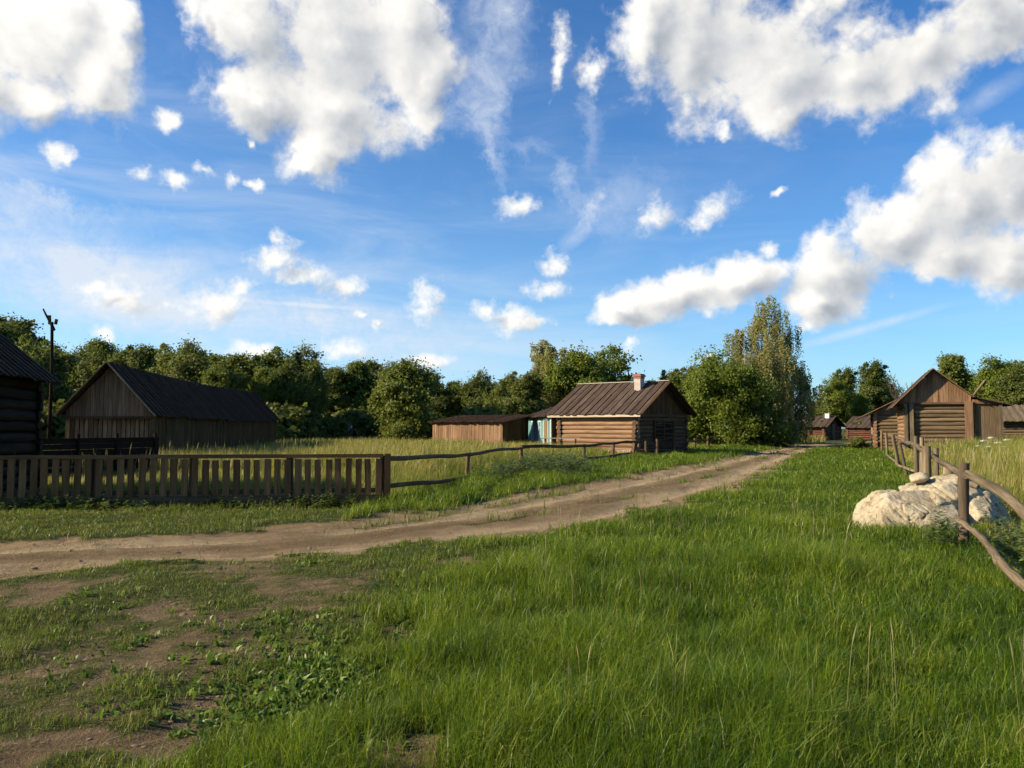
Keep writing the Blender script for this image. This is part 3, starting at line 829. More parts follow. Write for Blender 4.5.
    for y0, y1, dn in [(3.2, 6, 220), (6, 9, 110), (9, 14, 45), (14, 26, 10)]:
        a, b = scatter(y0, y1, dn); x.append(a); y.append(b)
    x = np.concatenate(x); y = np.concatenate(y)
    d, _, _ = dirt_mask(x, y); k = d > .5; x, y = x[k], y[k]; z = gh(x, y)
    o = 0
    for i in range(len(x)):
        s_ = min(.045, .0045 * math.exp(random.gauss(0, .65)) * (1 + y[i] / 12)); a_ = random.random() * 6.28
        for p in ico:
            q = [c * random.uniform(.7, 1.2) for c in p]
            V.append((x[i] + s_ * (q[0] * math.cos(a_) - q[1] * math.sin(a_)), y[i] + s_ * (q[0] * math.sin(a_) + q[1] * math.cos(a_)), z[i] - s_ * .3 + s_ * q[2] * .8))
        for f in fc: L += [o + j for j in f]; sz.append(3)
        o += 6
    tag(np_mesh('dirt_clods', np.array(V), L, sz, M['clod']), 'small dry clods and pebbles on the bare earth', 'clods', kind='stuff')
M['clod'] = simple_mat('dry_earth_clods', (.2, .14, .09), .95, .1)
build_grass()

# ------------------------------------------------------------------ log / plank building helpers
def log_stack(mb, p0, p1, z0, z1, r, ext=.22, rn=None):
    p0, p1 = Vector((p0[0], p0[1], 0)), Vector((p1[0], p1[1], 0))
    d = (p1 - p0).normalized()
    n = max(1, round((z1 - z0) / (1.82 * r))); st = (z1 - z0) / n
    for i in range(n):
        z = z0 + st * (i + .5)
        e0, e1 = ext * random.uniform(.7, 1.25), ext * random.uniform(.7, 1.25)
        j = random.uniform(-.012, .012)
        a = p0 - d * e0 + Vector((0, 0, z + j)); b = p1 + d * e1 + Vector((0, 0, z - j))
        rr = r * random.uniform(.97, 1.09)
        if i % 2: mb.log(a, b, rr, rr * .93, 10, 6, .008)
        else: mb.log(b, a, rr, rr * .93, 10, 6, .008)

def plank_wall(mb, p0, p1, z0, ztop, bw=.17, th=.03, gap=.008, ragged=.03, out=None):
    p0, p1 = Vector((p0[0], p0[1])), Vector((p1[0], p1[1]))
    d = p1 - p0; L = d.length; d.normalize()
    nr = Vector((d.y, -d.x)) if out is None else Vector(out)
    n = max(1, round(L / bw)); w = L / n
    for i in range(n):
        a, b = i * w + gap / 2, (i + 1) * w - gap / 2
        j = random.uniform(-ragged, ragged) * .5
        off = random.uniform(0, .014)
        A, B = p0 + d * a + nr * off, p0 + d * b + nr * off
        mb.plank(A, B, z0 - random.uniform(0, .04), ztop(a / L) + j, ztop(b / L) + j, th, nr)

def roof_plane(mb, e0, e1, r0, r1, bw=.2, th=.03, ragged=.05, lap=.03, sag=0.):
    e0, e1, r0, r1 = map(Vector, (e0, e1, r0, r1))
    L = ((e1 - e0).length + (r1 - r0).length) / 2
    nr = (e1 - e0).cross(r0 - e0).normalized()
    if nr.z < 0: nr = -nr
    n = max(2, round(L / bw))
    for i in range(n):
        t = (i + .5) / n
        e, r = e0.lerp(e1, t), r0.lerp(r1, t)
        sg = Vector((0, 0, -sag * math.sin(math.pi * t) + random.uniform(-.006, .006)))
        e = e + sg * .5; r = r + sg
        dn = (e - r).normalized()
        up = nr * (th * .5 + (lap if i % 2 else 0))
        w = L / n * (1.14 if i % 2 == 0 else .98)
        mb.beam(r + up, e + dn * random.uniform(-ragged, ragged) + up, w, th, nr)

def window(parent, c, w, h, nrm, m_frame, panes=(2, 3), name='window'):
    """small casement: frame with glazing bars, its pane a sub-part"""
    n = Vector((nrm[0], nrm[1], 0)).normalized(); d = Vector((-n.y, n.x, 0)); c = Vector(c); up = Vector((0, 0, 1))
    f = MB(); t = .07
    for s_ in (-1, 1):
        f.beam(c + d * s_ * w / 2 - up * (h / 2 + t) + n * .03, c + d * s_ * w / 2 + up * (h / 2 + t) + n * .03, t * 1.2, .06, n)
        f.beam(c - d * (w / 2 - t * .6) + up * s_ * h / 2 + n * .032, c + d * (w / 2 - t * .6) + up * s_ * h / 2 + n * .032, t, .05, n)
    for i in range(1, panes[0]): f.beam(c + d * (w * (i / panes[0] - .5)) - up * h / 2 + n * .02, c + d * (w * (i / panes[0] - .5)) + up * h / 2 + n * .02, .035, .03, n)
    for i in range(1, panes[1]): f.beam(c - d * w / 2 + up * (h * (i / panes[1] - .5)) + n * .022, c + d * w / 2 + up * (h * (i / panes[1] - .5)) + n * .022, .035, .03, n)
    fo = f.build(name, m_frame, parent)
    p = MB(); p.quad(c - d * w / 2 - up * h / 2 + n * .008, c + d * w / 2 - up * h / 2 + n * .008, c + d * w / 2 + up * h / 2 + n * .008, c - d * w / 2 + up * h / 2 + n * .008)
    p.build('pane', M['glass'], fo)
    return fo

def solve_px(P, d, px):
    """distance along d from plan point P to where it crosses picture column px"""
    k = (px - 512) / F
    return (P[0] - k * P[1]) / (k * d[1] - d[0])

# ------------------------------------------------------------------ log hut with the brick chimney
def build_hut():
    t = thing('log_hut', 'log hut with ribbed board roof and a brick chimney, sunlit beside the dirt track', 'log hut', (HUT_O.x, HUT_O.y, 0), HUT_A)
    W, L, ez, rz = 6.2, 5.2, 2.5, 4.2
    w = MB(); log_stack(w, (0, 0), (0, L), -.1, ez - .05, .135); w.build('log_wall', M['logs'], t)
    w = MB(); log_stack(w, (0, 0), (W, 0), -.2, ez - .12, .135); w.build('gable_wall', M['shaded_logs'], t)
    w = MB(); log_stack(w, (0, L), (W, L), -.2, ez - .12, .135); log_stack(w, (W, 0), (W, L), -.1, ez - .05, .135); w.build('rear_wall', M['shaded_logs'], t)
    for yy in (.0, L):
        g = MB(); o_ = (0, -1) if yy == 0 else (0, 1)
        plank_wall(g, (-.1, yy), (W + .1, yy), ez - .12, lambda s_: ez - .1 + (rz - ez - .02) * (1 - abs(2 * s_ - 1)) * 1.0, .16, .03, out=o_)
        g.build('gable_boarding', M['dark_planks'], t)
    ov = .5; sl_ = (rz - ez) / (W / 2)
    rf = MB()
    eL = (-ov, ez - ov * sl_ + .08); eR = (W + ov, ez - ov * sl_ + .08)
    roof_plane(rf, (eL[0], -.55, eL[1]), (eL[0], L + .75, eL[1]), (W / 2, -.55, rz + .1), (W / 2, L + .75, rz + .1), .24, .035, .05, .04)
    roof_plane(rf, (eR[0], -.55, eR[1]), (eR[0], L + .75, eR[1]), (W / 2, -.55, rz + .1), (W / 2, L + .75, rz + .1), .24, .035, .05, .04)
    ro = rf.build('roof', M['roof'], t)
    b = MB()
    b.beam((W / 2, -.6, rz + .2), (W / 2, L + .8, rz + .2), .2, .05)
    b.build('ridge_board', M['trim'], ro)
    b = MB(); b.beam((eL[0] + .06, -.55, eL[1] - .06), (eL[0] + .06, L + .7, eL[1] - .06), .06, .13)
    b.build('eaves_board', M['trim'], ro)
    b = MB()
    for e in (eL, eR):
        b.beam((e[0], -.62, e[1] + .02), (W / 2, -.62, rz + .12), .04, .16, (0, -1, 0))
    b.build('bargeboard', M['dark_planks'], ro)
    # chimney on the sunny slope
    cx, cy = 2.35, 1.05; zb = ez + cx * sl_ - .25
    ch = MB()
    ch.beam((cx, cy, zb), (cx, cy, zb + 1.0), .42, .5, (1, 0, 0)); co_ = ch.build('chimney', M['whitewash'], ro)
    cp = MB(); cp.beam((cx, cy, zb + .98), (cx, cy, zb + 1.12), .46, .54, (1, 0, 0)); cp.beam((cx, cy, zb + 1.10), (cx, cy, zb + 1.2), .56, .64, (1, 0, 0)); cp.beam((cx, cy, zb + 1.19), (cx, cy, zb + 1.27), .46, .54, (1, 0, 0))
    cp.build('chimney_cap', M['brick'], co_)
    # wide boarded opening in the shaded gable
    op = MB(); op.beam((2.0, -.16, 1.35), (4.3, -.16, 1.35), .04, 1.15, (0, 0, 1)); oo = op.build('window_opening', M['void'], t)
    fr = MB()
    for x_ in (1.92, 3.1, 4.38): fr.beam((x_, -.2, .72), (x_, -.2, 1.98), .12, .06, (0, 1, 0))
    for z_ in (.72, 1.98): fr.beam((1.9, -.205, z_), (4.4, -.205, z_), .06, .1)
    fr.build('frame', M['dark_planks'], oo)
    sh = MB()
    for i in range(7):
        z_ = .85 + i * .16
        if i == 3: continue
        sh.beam((2.05, -.19, z_ + random.uniform(-.05, .05)), (3.0, -.19, z_ + random.uniform(-.05, .05)), .025, .09)
        if i != 5: sh.beam((3.2, -.19, z_ + random.uniform(-.07, .07)), (4.3, -.19, z_ + random.uniform(-.07, .07)), .025, .08)
    sh.build('broken_slats', M['dark_planks'], oo)
build_hut()

def low_pickets():
    t = thing('low_picket_edging', 'ankle high row of pale pickets along the foot of the sunlit log hut wall', 'edging')
    a, b = G(592, 461) , G(637, 457.5)
    a = Vector((HUT_O.x - .788 * 4.2 - .616 * .7, HUT_O.y + .616 * 4.2 - .788 * .7)); b = Vector((HUT_O.x - .616 * .7, HUT_O.y - .788 * .7))
    p = MB()
    for i in range(34):
        q = a.lerp(b, i / 33); p.beam((q.x, q.y, -.05), (q.x, q.y, .3 + random.uniform(-.03, .03)), .07, .025, (.616, .788, 0))
    p.build('pickets', M['trim'], t)
    r = MB(); r.beam((a.x + .03, a.y + .04, .2), (b.x + .03, b.y + .04, .2), .03, .05); r.build('rail', M['planks'], t)
low_pickets()

# ------------------------------------------------------------------ turquoise house behind the hut
def build_teal():
    near = at(552, 436, 50.5); far = at(527.5, 436, 60)
    dv = Vector((far.x - near.x, far.y - near.y)); L = dv.length; dv.normalize()
    ang = math.atan2(dv.y, dv.x) - math.pi / 2
    t = thing('plank_house', 'small turquoise plank house with white windows tucked behind the log hut', 'house', (near.x, near.y, 0), ang)
    W, ez, rz = 2.3, 2.35, 3.1
    w = MB(); plank_wall(w, (0, L), (0, 0), -.1, lambda s_: ez, .16, .03, out=(-1, 0)); w.build('front_wall', M['teal'], t)
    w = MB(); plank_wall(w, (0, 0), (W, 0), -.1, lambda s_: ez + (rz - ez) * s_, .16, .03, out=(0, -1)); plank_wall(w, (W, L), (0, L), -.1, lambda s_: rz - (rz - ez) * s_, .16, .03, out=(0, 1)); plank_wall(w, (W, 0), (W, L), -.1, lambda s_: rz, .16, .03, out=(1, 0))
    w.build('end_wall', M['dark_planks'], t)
    rf = MB(); roof_plane(rf, (-.5, -.3, ez - .1), (-.5, L + .4, ez - .1), (W + .2, -.3, rz + .12), (W + .2, L + .4, rz + .12), .25, .03); rf.build('roof', M['roof'], t)
    for yy in (4.0, 7.0): window(t, (-.03, yy, 1.35), .62, 1.25, (-1, 0), M['teal_trim'])
    d = MB(); plank_wall(d, (-.035, 2.35), (-.035, 1.0), .1, lambda s_: 2.0, .14, .03, out=(-1, 0)); do = d.build('door', M['door'], t)
    f = MB()
    for yy in (.94, 2.42): f.beam((-.06, yy, .05), (-.06, yy, 2.1), .09, .06, (1, 0, 0))
    f.beam((-.062, .9, 2.12), (-.062, 2.46, 2.12), .06, .09)
    f.build('frame', M['teal_trim'], do)
    c = MB(); c.beam((-.045, .1, -.05), (-.045, .1, ez - .05), .14, .05, (1, 0, 0)); c.build('corner_board', M['teal_trim'], t)
build_teal()

# ------------------------------------------------------------------ long low plank shed left of it
def build_shed():
    C = at(503, 445, 54); C.z = 0
    dl = Vector((-.788, .616)); dr = Vector((.616, .788))
    L = solve_px((C.x, C.y), dl, 433); W = solve_px((C.x, C.y), dr, 528)
    t = thing('plank_shed', 'long low shed of upright brown planks under a flat single slope roof', 'shed', (C.x, C.y, 0), HUT_A)
    h0, h1 = 1.95, 2.35
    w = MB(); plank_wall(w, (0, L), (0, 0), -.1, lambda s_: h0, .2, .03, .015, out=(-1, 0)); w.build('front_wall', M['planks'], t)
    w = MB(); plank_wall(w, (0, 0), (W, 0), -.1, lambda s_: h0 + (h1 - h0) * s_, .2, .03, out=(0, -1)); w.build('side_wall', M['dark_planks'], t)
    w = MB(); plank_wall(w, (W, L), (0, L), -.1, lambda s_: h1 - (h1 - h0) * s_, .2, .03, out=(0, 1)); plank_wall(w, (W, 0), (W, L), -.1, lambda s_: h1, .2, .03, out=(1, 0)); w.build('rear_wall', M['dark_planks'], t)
    rf = MB(); roof_plane(rf, (-.35, -.4, h0 - .02), (-.35, L + .3, h0 - .02), (W + .3, -.4, h1 + .08), (W + .3, L + .3, h1 + .08), .25, .03); rf.build('roof', M['roof_dark'], t)
build_shed()

# ------------------------------------------------------------------ picnic table
def build_table():
    c = at(560, 446, 46.3)
    t = thing('picnic_table', 'rough plank picnic table with trestle legs in front of the turquoise house', 'table', (c.x, c.y, 0), R(-6))
    b = MB()
    for i in range(4): b.beam((-1.1, -.33 + i * .22, .95), (1.15, -.33 + i * .22, .95), .2, .05)
    b.build('tabletop', M['trim'], t)
    for x_ in (-.85, .9):
        for s_ in (-1, 1):
            l = MB(); l.beam((x_, s_ * .55, -.05), (x_, s_ * .12, .93), .1, .07, (1, 0, 0)); l.build('leg', M['planks'], t)
    l = MB(); l.beam((-1.0, -.75, .46), (1.05, -.75, .46), .26, .05); l.build('bench_seat', M['trim'], t)
    l = MB(); l.beam((-1.0, .75, .46), (1.05, .75, .46), .26, .05); l.build('bench_seat', M['trim'], t)
    for x_ in (-.85, .9):
        l = MB(); l.beam((x_, -.8, .4), (x_, .8, .4), .08, .09); l.build('cross_beam', M['planks'], t)
build_table()

# ------------------------------------------------------------------ long gabled barn on the left
def build_barn():
    nr = at(160, 416, 30); fr_ = at(281, 427, 54)
    dv = Vector((fr_.x - nr.x, fr_.y - nr.y)); L = dv.length; dv.normalize()
    ang = math.atan2(dv.y, dv.x) - math.pi / 2
    t = thing('plank_barn', 'long dark plank barn with a steep gable and sagging board roof', 'barn', (nr.x, nr.y, 0), ang)
    W = 3.55; ov = .28; ez, rz = 2.0, 3.9            # local x runs left (negative) along the gable
    xl, xr = -W + ov, -ov
    sl_ = (rz - ez) / (W / 2)
    wz = ez + ov * sl_ - .05
    w = MB(); plank_wall(w, (xr, 0), (xr, L - .3), -.1, lambda s_: wz, .19, .03, .02, out=(1, 0))
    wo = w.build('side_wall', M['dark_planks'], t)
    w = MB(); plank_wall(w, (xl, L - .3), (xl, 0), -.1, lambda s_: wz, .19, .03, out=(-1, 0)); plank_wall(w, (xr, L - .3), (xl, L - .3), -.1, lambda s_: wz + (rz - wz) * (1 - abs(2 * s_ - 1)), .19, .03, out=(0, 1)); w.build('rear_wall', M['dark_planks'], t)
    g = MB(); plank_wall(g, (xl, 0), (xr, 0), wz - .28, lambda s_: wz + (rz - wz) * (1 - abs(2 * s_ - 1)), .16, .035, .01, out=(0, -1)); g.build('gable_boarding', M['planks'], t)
    g = MB(); plank_wall(g, (xl, .2), (xr, .2), -.1, lambda s_: wz - .2, .17, .04, .03, out=(0, -1)); g.build('lower_boarding', M['planks'], t)
    b = MB(); b.beam((xl - .1, -.05, wz - .3), (xr + .1, -.05, wz - .3), .12, .1); b.beam((xr + .02, .02, -.1), (xr + .02, .02, wz), .14, .14, (0, 1, 0)); b.beam((xl, .02, -.1), (xl, .02, wz), .14, .14, (0, 1, 0)); b.build('gable_frame', M['fence'], t)
    rf = MB()
    roof_plane(rf, (0, -.45, ez), (0, L, ez - .0), (-W / 2, -.45, rz + .08), (-W / 2, L, rz + .02), .23, .03, .1, .035, .16)
    roof_plane(rf, (-W, -.45, ez), (-W, L, ez), (-W / 2, -.45, rz + .08), (-W / 2, L, rz + .02), .23, .03, .1, .035, .16)
    ro = rf.build('roof', M['roof_dark'], t)
    b = MB()
    b.beam((0, -.5, ez), (-W / 2, -.5, rz + .1), .035, .12, (0, -1, 0)); b.beam((-W, -.5, ez), (-W / 2, -.5, rz + .1), .035, .12, (0, -1, 0)); b.build('bargeboard', M['pole'], ro)
build_barn()

# ------------------------------------------------------------------ dark log house at the left edge
def build_left_house():
    nr = at(3, 376, 16.9); fr_ = at(63, 385, 21)
    dv = Vector((fr_.x - nr.x, fr_.y - nr.y)); dv.normalize(); L = 5.2
    fr2 = Vector((fr_.x, fr_.y)); org = fr2 - dv * L
    ang = math.atan2(dv.y, dv.x) - math.pi / 2
    t = thing('log_house', 'shadowed dark log house under a big board roof at the picket fence', 'house', (org.x, org.y, 0), ang)
    ez, rz, W, ov = 2.7, 5.65, 6.0, .55
    sl_ = (rz - ez) / (W / 2 + ov)
    xr, xl = -ov, -ov - W + .0
    wz = ez + ov * sl_ - .1
    w = MB(); log_stack(w, (xr, .4), (xr, L - .5), -.1, wz, .14); w.build('log_wall', M['shade_black'], t)
    w = MB(); log_stack(w, (xl, L - .5), (xr, L - .5), -.2, wz - .06, .14); log_stack(w, (xl, .4), (xr, .4), -.2, wz - .06, .14); log_stack(w, (xl, .4), (xl, L - .5), -.1, wz, .14); w.build('end_wall', M['shade_black'], t)
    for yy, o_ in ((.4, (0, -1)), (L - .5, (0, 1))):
        g = MB(); plank_wall(g, (xl, yy), (xr, yy), wz - .1, lambda s_: wz + (rz - wz) * (1 - abs(2 * s_ - 1)), .17, .03, out=o_); g.build('gable_boarding', M['shade_black'], t)
    cx = (xl + xr) / 2
    rf = MB()
    roof_plane(rf, (0, -.2, ez), (0, L, ez), (cx, -.2, rz + .1), (cx, L, rz + .1), .22, .03, .05, .03)
    roof_plane(rf, (2 * cx, -.2, ez), (2 * cx, L, ez), (cx, -.2, rz + .1), (cx, L, rz + .1), .22, .03, .05, .03)
    rf.build('roof', M['roof_dark'], t)
build_left_house()

def build_yard_fence():
    t = thing('board_fence', 'dark horizontal board fence between the log house and the gabled barn', 'fence')
    a, b = at(34, 460, 23.5), at(158, 460, 27.5)
    w = MB()
    for i in range(7):
        w.beam((a.x, a.y + .002 * i, .12 + i * .175 + random.uniform(-.006, .006)), (b.x, b.y + .002 * i, .12 + i * .175 + random.uniform(-.006, .006)), .03, .17)
    w.build('boards', M['shade_black'], t)
    for k in (.02, .33, .64, .98):
        q = a.lerp(b, k); p = MB(); p.log((q.x, q.y - .09, -.1), (q.x, q.y - .09, 1.32 + .1 * random.random()), .06, .055); p.build('post', M['shade_black'], t)
build_yard_fence()

def build_well():
    c = at(52, 345, 33)
    z1 = at(52, 322, 33).z
    t = thing('well_sweep', 'tall well sweep pole with a forked top above the dark house roof', 'well sweep', (c.x, c.y, 0))
    p = MB(); p.log((0, 0, -.2), (0, 0, z1), .085, .06, 8, 4, .02); p.build('pole', M['shade_black'], t)
    p = MB(); p.beam((-.12, 0, z1 - .1), (-.14, 0, z1 + .28), .1, .07, (0, 1, 0)); p.beam((.12, 0, z1 - .1), (.16, 0, z1 + .12), .1, .07, (0, 1, 0)); p.build('fork', M['shade_black'], t)
    q0, q1 = at(43, 309, 33), at(52, 326, 33)
    d = (q1 - q0)
    p = MB(); p.log((q0.x - c.x, .0, q0.z), (q1.x - c.x + d.x * .25, .0, q1.z + d.z * .25), .03, .07, 7, 4, .01); p.build('sweep_arm', M['shade_black'], t)
build_well()

# ------------------------------------------------------------------ right-hand barns
BX, BY = Vector((.92, -.392)), Vector((.392, .92))     # along the gable (to the right), along the ridge (away)
def build_right_barn():
    A = at(906, 440, 50)
    t = thing('log_barn', 'weathered log barn with boarded gable and a plank lean-to behind tall grass', 'barn', (A.x, A.y, 0), math.atan2(BX.y, BX.x))
    W = solve_px((A.x, A.y), BX, 966); WL = solve_px((A.x, A.y), BX, 1000)
    L = 7.0; tz, rz = 3.15, 5.08
    cx = W * .46
    w = MB(); log_stack(w, (0, 0), (W, 0), -.1, tz, .14, .1); w.build('front_wall', M['barn_logs'], t)
    w = MB(); log_stack(w, (0, 0), (0, L), -.2, tz - .05, .14, .25); w.build('side_wall', M['logs'], t)
    w = MB(); log_stack(w, (0, L), (W, L), -.1, tz, .14, .1); log_stack(w, (W, .15), (W, L), -.2, tz - .05, .14, .05); w.build('rear_wall', M['shaded_logs'], t)
    def gt(s_):
        x = -.55 + s_ * (W + .95); return rz - .06 - abs(x - cx) * (rz - tz + .42) / (cx + .55) if x < cx else rz - .06 - (x - cx) * .82
    for yy, o_ in ((-.2, (0, -1)), (L + .1, (0, 1))):
        g = MB(); plank_wall(g, (-.3, yy), (W + .25, yy), tz - .08, lambda s_: max(tz + .0, rz + .02 - abs((-.3 + s_ * (W + .55)) - cx) * (1.03 if (-.3 + s_ * (W + .55)) < cx else .79)), .15, .03, .012, out=o_); g.build('gable_boarding', M['planks'], t)
    g = MB()
    for sx in (-1, 1):
        k_ = 1.03 if sx < 0 else .79
        a_, c_ = (cx, -.235), (cx + sx * .3, -.235)
        if sx < 0: g.plank(c_, a_, tz - .04, rz + .02 - .3 * k_, rz + .03, .03, (0, -1))
        else: g.plank(a_, c_, tz - .04, rz + .03, rz + .02 - .3 * k_, .03, (0, -1))
    g.build('apex_board', M['planks'], t)
    b = MB(); b.beam((-.45, -.26, tz - .08), (WL, -.26, tz - .1), .1, .12); b.build('tie_beam', M['fence'], t)
    # corner boards that throw long raking shadows
    for x_, w_ in ((.02, .2), (.33, .22)):
        c = MB(); c.beam((x_, -.3, -.1), (x_, -.3, tz - .12), w_, .12, (0, 1, 0)); c.build('corner_board', M['pole'], t)
    c = MB(); c.beam((W + .1, -.34, -.1), (W + .1, -.34, tz), .42, .22, (0, 1, 0)); c.build('corner_board', M['planks'], t)
    # roof
    rf = MB()
    eL, eR = (-.82, tz - .38), (W + .35, rz - (W + .35 - cx) * .80 + .02)
    roof_plane(rf, (eL[0], -.75, eL[1]), (eL[0], L + .5, eL[1]), (cx, -.75, rz + .06), (cx, L + .5, rz + .06), .22, .035, .05)
    roof_plane(rf, (eR[0], -.75, eR[1]), (eR[0], L + .5, eR[1]), (cx, -.75, rz + .06), (cx, L + .5, rz + .06), .22, .035, .05)
    ro = rf.build('roof', M['roof'], t)
    b = MB(); b.beam((eL[0], -.8, eL[1] + .02), (cx, -.8, rz + .1), .04, .17, (0, -1, 0)); b.beam((eR[0], -.8, eR[1] + .02), (cx, -.8, rz + .1), .04, .17, (0, -1, 0)); b.build('bargeboard', M['planks'], ro)
    # lean-to
    lw = MB(); plank_wall(lw, (W + .35, -.12), (WL, -.12), -.1, lambda s_: tz - .12, .3, .03, .006, out=(0, -1)); lo = lw.build('lean_to_wall', M['barn_logs'], t)
    s2 = MB(); plank_wall(s2, (W + .3, -.22), (WL + .2, -.22), tz - .04, lambda s_: eR[1] - .1 - (eR[1] - .1 - tz + .04) * s_, .17, .03, out=(0, -1)); s2.build('lean_to_boarding', M['planks'], t)
    c = MB(); c.beam((WL, -.24, -.1), (WL, -.24, tz - .14), .2, .2, (0, 1, 0)); c.build('lean_to_post', M['pole'], t)
    sw = MB(); plank_wall(sw, (WL, 0), (WL, L), -.1, lambda s_: tz - .2, .2, .03, out=(1, 0)); sw.build('lean_to_side', M['dark_planks'], t)
    lr = MB(); roof_plane(lr, (WL + .6, -.6, tz - .28), (WL + .6, L + .3, tz - .28), (W + .3, -.6, eR[1] + .02), (W + .3, L + .3, eR[1] + .02), .22, .03, .05); lr.build('lean_to_roof', M['roof'], t)
    p = MB(); p.log((W + .55, 3, eR[1] - .1), (W + 1.35, 2.2, eR[1] + 1.15), .09, .08, 8); p.build('roof_pole', M['pole'], t)
    # window hole in the shaded side is not seen; a row of log ends along the side is
build_right_barn()

def build_rear_barn():
    A = at(875.5, 439, 61)
    t = thing('old_log_barn', 'older log barn with lopsided roof standing just behind the gabled log barn', 'barn', (A.x, A.y, 0), math.atan2(BX.y, BX.x))
    W, L = 5.2, 8.5; ez, rz = 2.72, 4.1
    w = MB(); log_stack(w, (0, 0), (W, 0), -.1, ez, .14, .15); w.build('front_wall', M['barn_logs'], t)
    w = MB(); log_stack(w, (0, 0), (0, L), -.2, ez - .05, .14, .22); w.build('side_wall', M['logs'], t)
    w = MB(); log_stack(w, (0, L), (W, L), -.1, ez, .14, .15); log_stack(w, (W, 0), (W, L), -.2, ez - .05, .14, .2); w.build('rear_wall', M['shaded_logs'], t)
    for yy, o_ in ((-.1, (0, -1)), (L + .1, (0, 1))):
        g = MB(); plank_wall(g, (-.1, yy), (W + .1, yy), ez - .1, lambda s_: ez + (rz - ez) * (1 - abs(2 * s_ - 1)), .17, .03, out=o_); g.build('gable_boarding', M['planks'], t)
    rf = MB()
    roof_plane(rf, (-1.2, -.6, 2.22), (-1.2, L + .4, 2.22), (W / 2, -.6, rz + .08), (W / 2, L + .4, rz + .08), .22, .035, .05)
    roof_plane(rf, (W + .7, -.6, ez - .3), (W + .7, L + .4, ez - .3), (W / 2, -.6, rz + .08), (W / 2, L + .4, rz + .08), .22, .035, .05)
    ro = rf.build('roof', M['roof'], t)
    b = MB(); b.beam((-1.2, -.64, 2.26), (W / 2, -.64, rz + .1), .04, .16, (0, -1, 0)); b.build('bargeboard', M['planks'], ro)
    window(t, (-.14, 3.2, 1.5), .6, .8, (-1, 0), M['trim'], (1, 2))
build_rear_barn()

def small_cabin(name, label, cat, px, py, depth, pw, pl, ez, rz, wall, roof, gablem, ang=HUT_A, chim=False, door=True):
    """cabin with its sunny long side to the left and its shaded gable to the right of the corner at px,py"""
    c = at(px, py, depth)
    ex = Vector((math.cos(ang), math.sin(ang))); ey = Vector((-ex.y, ex.x))
    L = abs(solve_px((c.x, c.y), ey, pl)); W = abs(solve_px((c.x, c.y), ex, pw))
    t = thing(name, label, cat, (c.x, c.y, 0), ang)
    w = MB(); log_stack(w, (0, 0), (0, L), -.1, ez, .15, .2); w.build('log_wall', wall, t)
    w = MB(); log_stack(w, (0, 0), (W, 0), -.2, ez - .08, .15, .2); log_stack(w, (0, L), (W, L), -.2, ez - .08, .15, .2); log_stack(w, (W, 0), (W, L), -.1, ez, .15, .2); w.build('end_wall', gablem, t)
    for yy, o_ in ((0, (0, -1)), (L, (0, 1))):
        g = MB(); plank_wall(g, (0, yy), (W, yy), ez - .1, lambda s_: ez + (rz - ez) * (1 - abs(2 * s_ - 1)), .2, .03, out=o_); g.build('gable_boarding', M['dark_planks'], t)
    rf = MB(); k = (rz - ez) / (W / 2)
    for sx, x0 in ((-1, -.6), (1, W + .6)):
        roof_plane(rf, (x0, -.6, ez - .6 * k + .1), (x0, L + .5, ez - .6 * k + .1), (W / 2, -.6, rz + .1), (W / 2, L + .5, rz + .1), .35, .04, .06, .04)
    ro = rf.build('roof', roof, t)
    if chim:
        q = MB(); q.beam((W * .4, L * .12, rz - .7), (W * .4, L * .12, rz + .4), .5, .5, (1, 0, 0)); q.build('chimney', M['teal_trim'], ro)
    if door:
        d = MB(); plank_wall(d, (W * .42, -.17), (W * .42 + 1.0, -.17), 0, lambda s_: 1.95, .16, .03, out=(0, -1)); d.build('door', M['pole'], t)
    return t
small_cabin('log_cabin', 'reddish log cabin with a white chimney stub at the far end of the track', 'cabin', 824, 440, 96, 839, 803, 1.7, 2.85, M['red_logs'], M['roof'], M['shaded_logs'], chim=True)
small_cabin('log_cabin', 'little log cabin peeping out left of the older log barn', 'cabin', 872, 438, 105, 888, 847, 1.55, 2.9, M['red_logs'], M['roof'], M['shaded_logs'], door=False)
small_cabin('field_hut', 'tiny hut with a rusty brown roof half hidden behind the tall field grass', 'hut', 347, 441, 74, 353, 338, .75, 1.35, M['red_logs'], M['brick_roof'] if 'brick_roof' in M else M['door'], M['shaded_logs'], door=False, chim=True)

def build_far_right_shed():
    A = at(1001, 435, 70)
    t = thing('board_roof_shed', 'low shed with a ribbed silvery board roof right of the log barn', 'shed', (A.x, A.y, 0), math.atan2(BX.y, BX.x))
    W, D = 9.0, 4.0
    w = MB(); log_stack(w, (0, 0), (W, 0), -.1, 2.1, .14, .2); w.build('front_wall', M['barn_logs'], t)
    w = MB(); plank_wall(w, (0, D), (0, 0), -.1, lambda s_: 2.1 + (1 - s_) * 1.2, .2, .03, out=(-1, 0)); plank_wall(w, (W, 0), (W, D), -.1, lambda s_: 2.1 + s_ * 1.2, .2, .03, out=(1, 0)); plank_wall(w, (W, D), (0, D), -.1, lambda s_: 3.3, .2, .03, out=(0, 1)); w.build('rear_wall', M['dark_planks'], t)
    rf = MB(); roof_plane(rf, (-.6, -.8, 2.05), (W + .5, -.8, 2.05), (-.6, D + .2, 3.55), (W + .5, D + .2, 3.55), .26, .05, .04, .05); rf.build('roof', M['pole'], t)
build_far_right_shed()

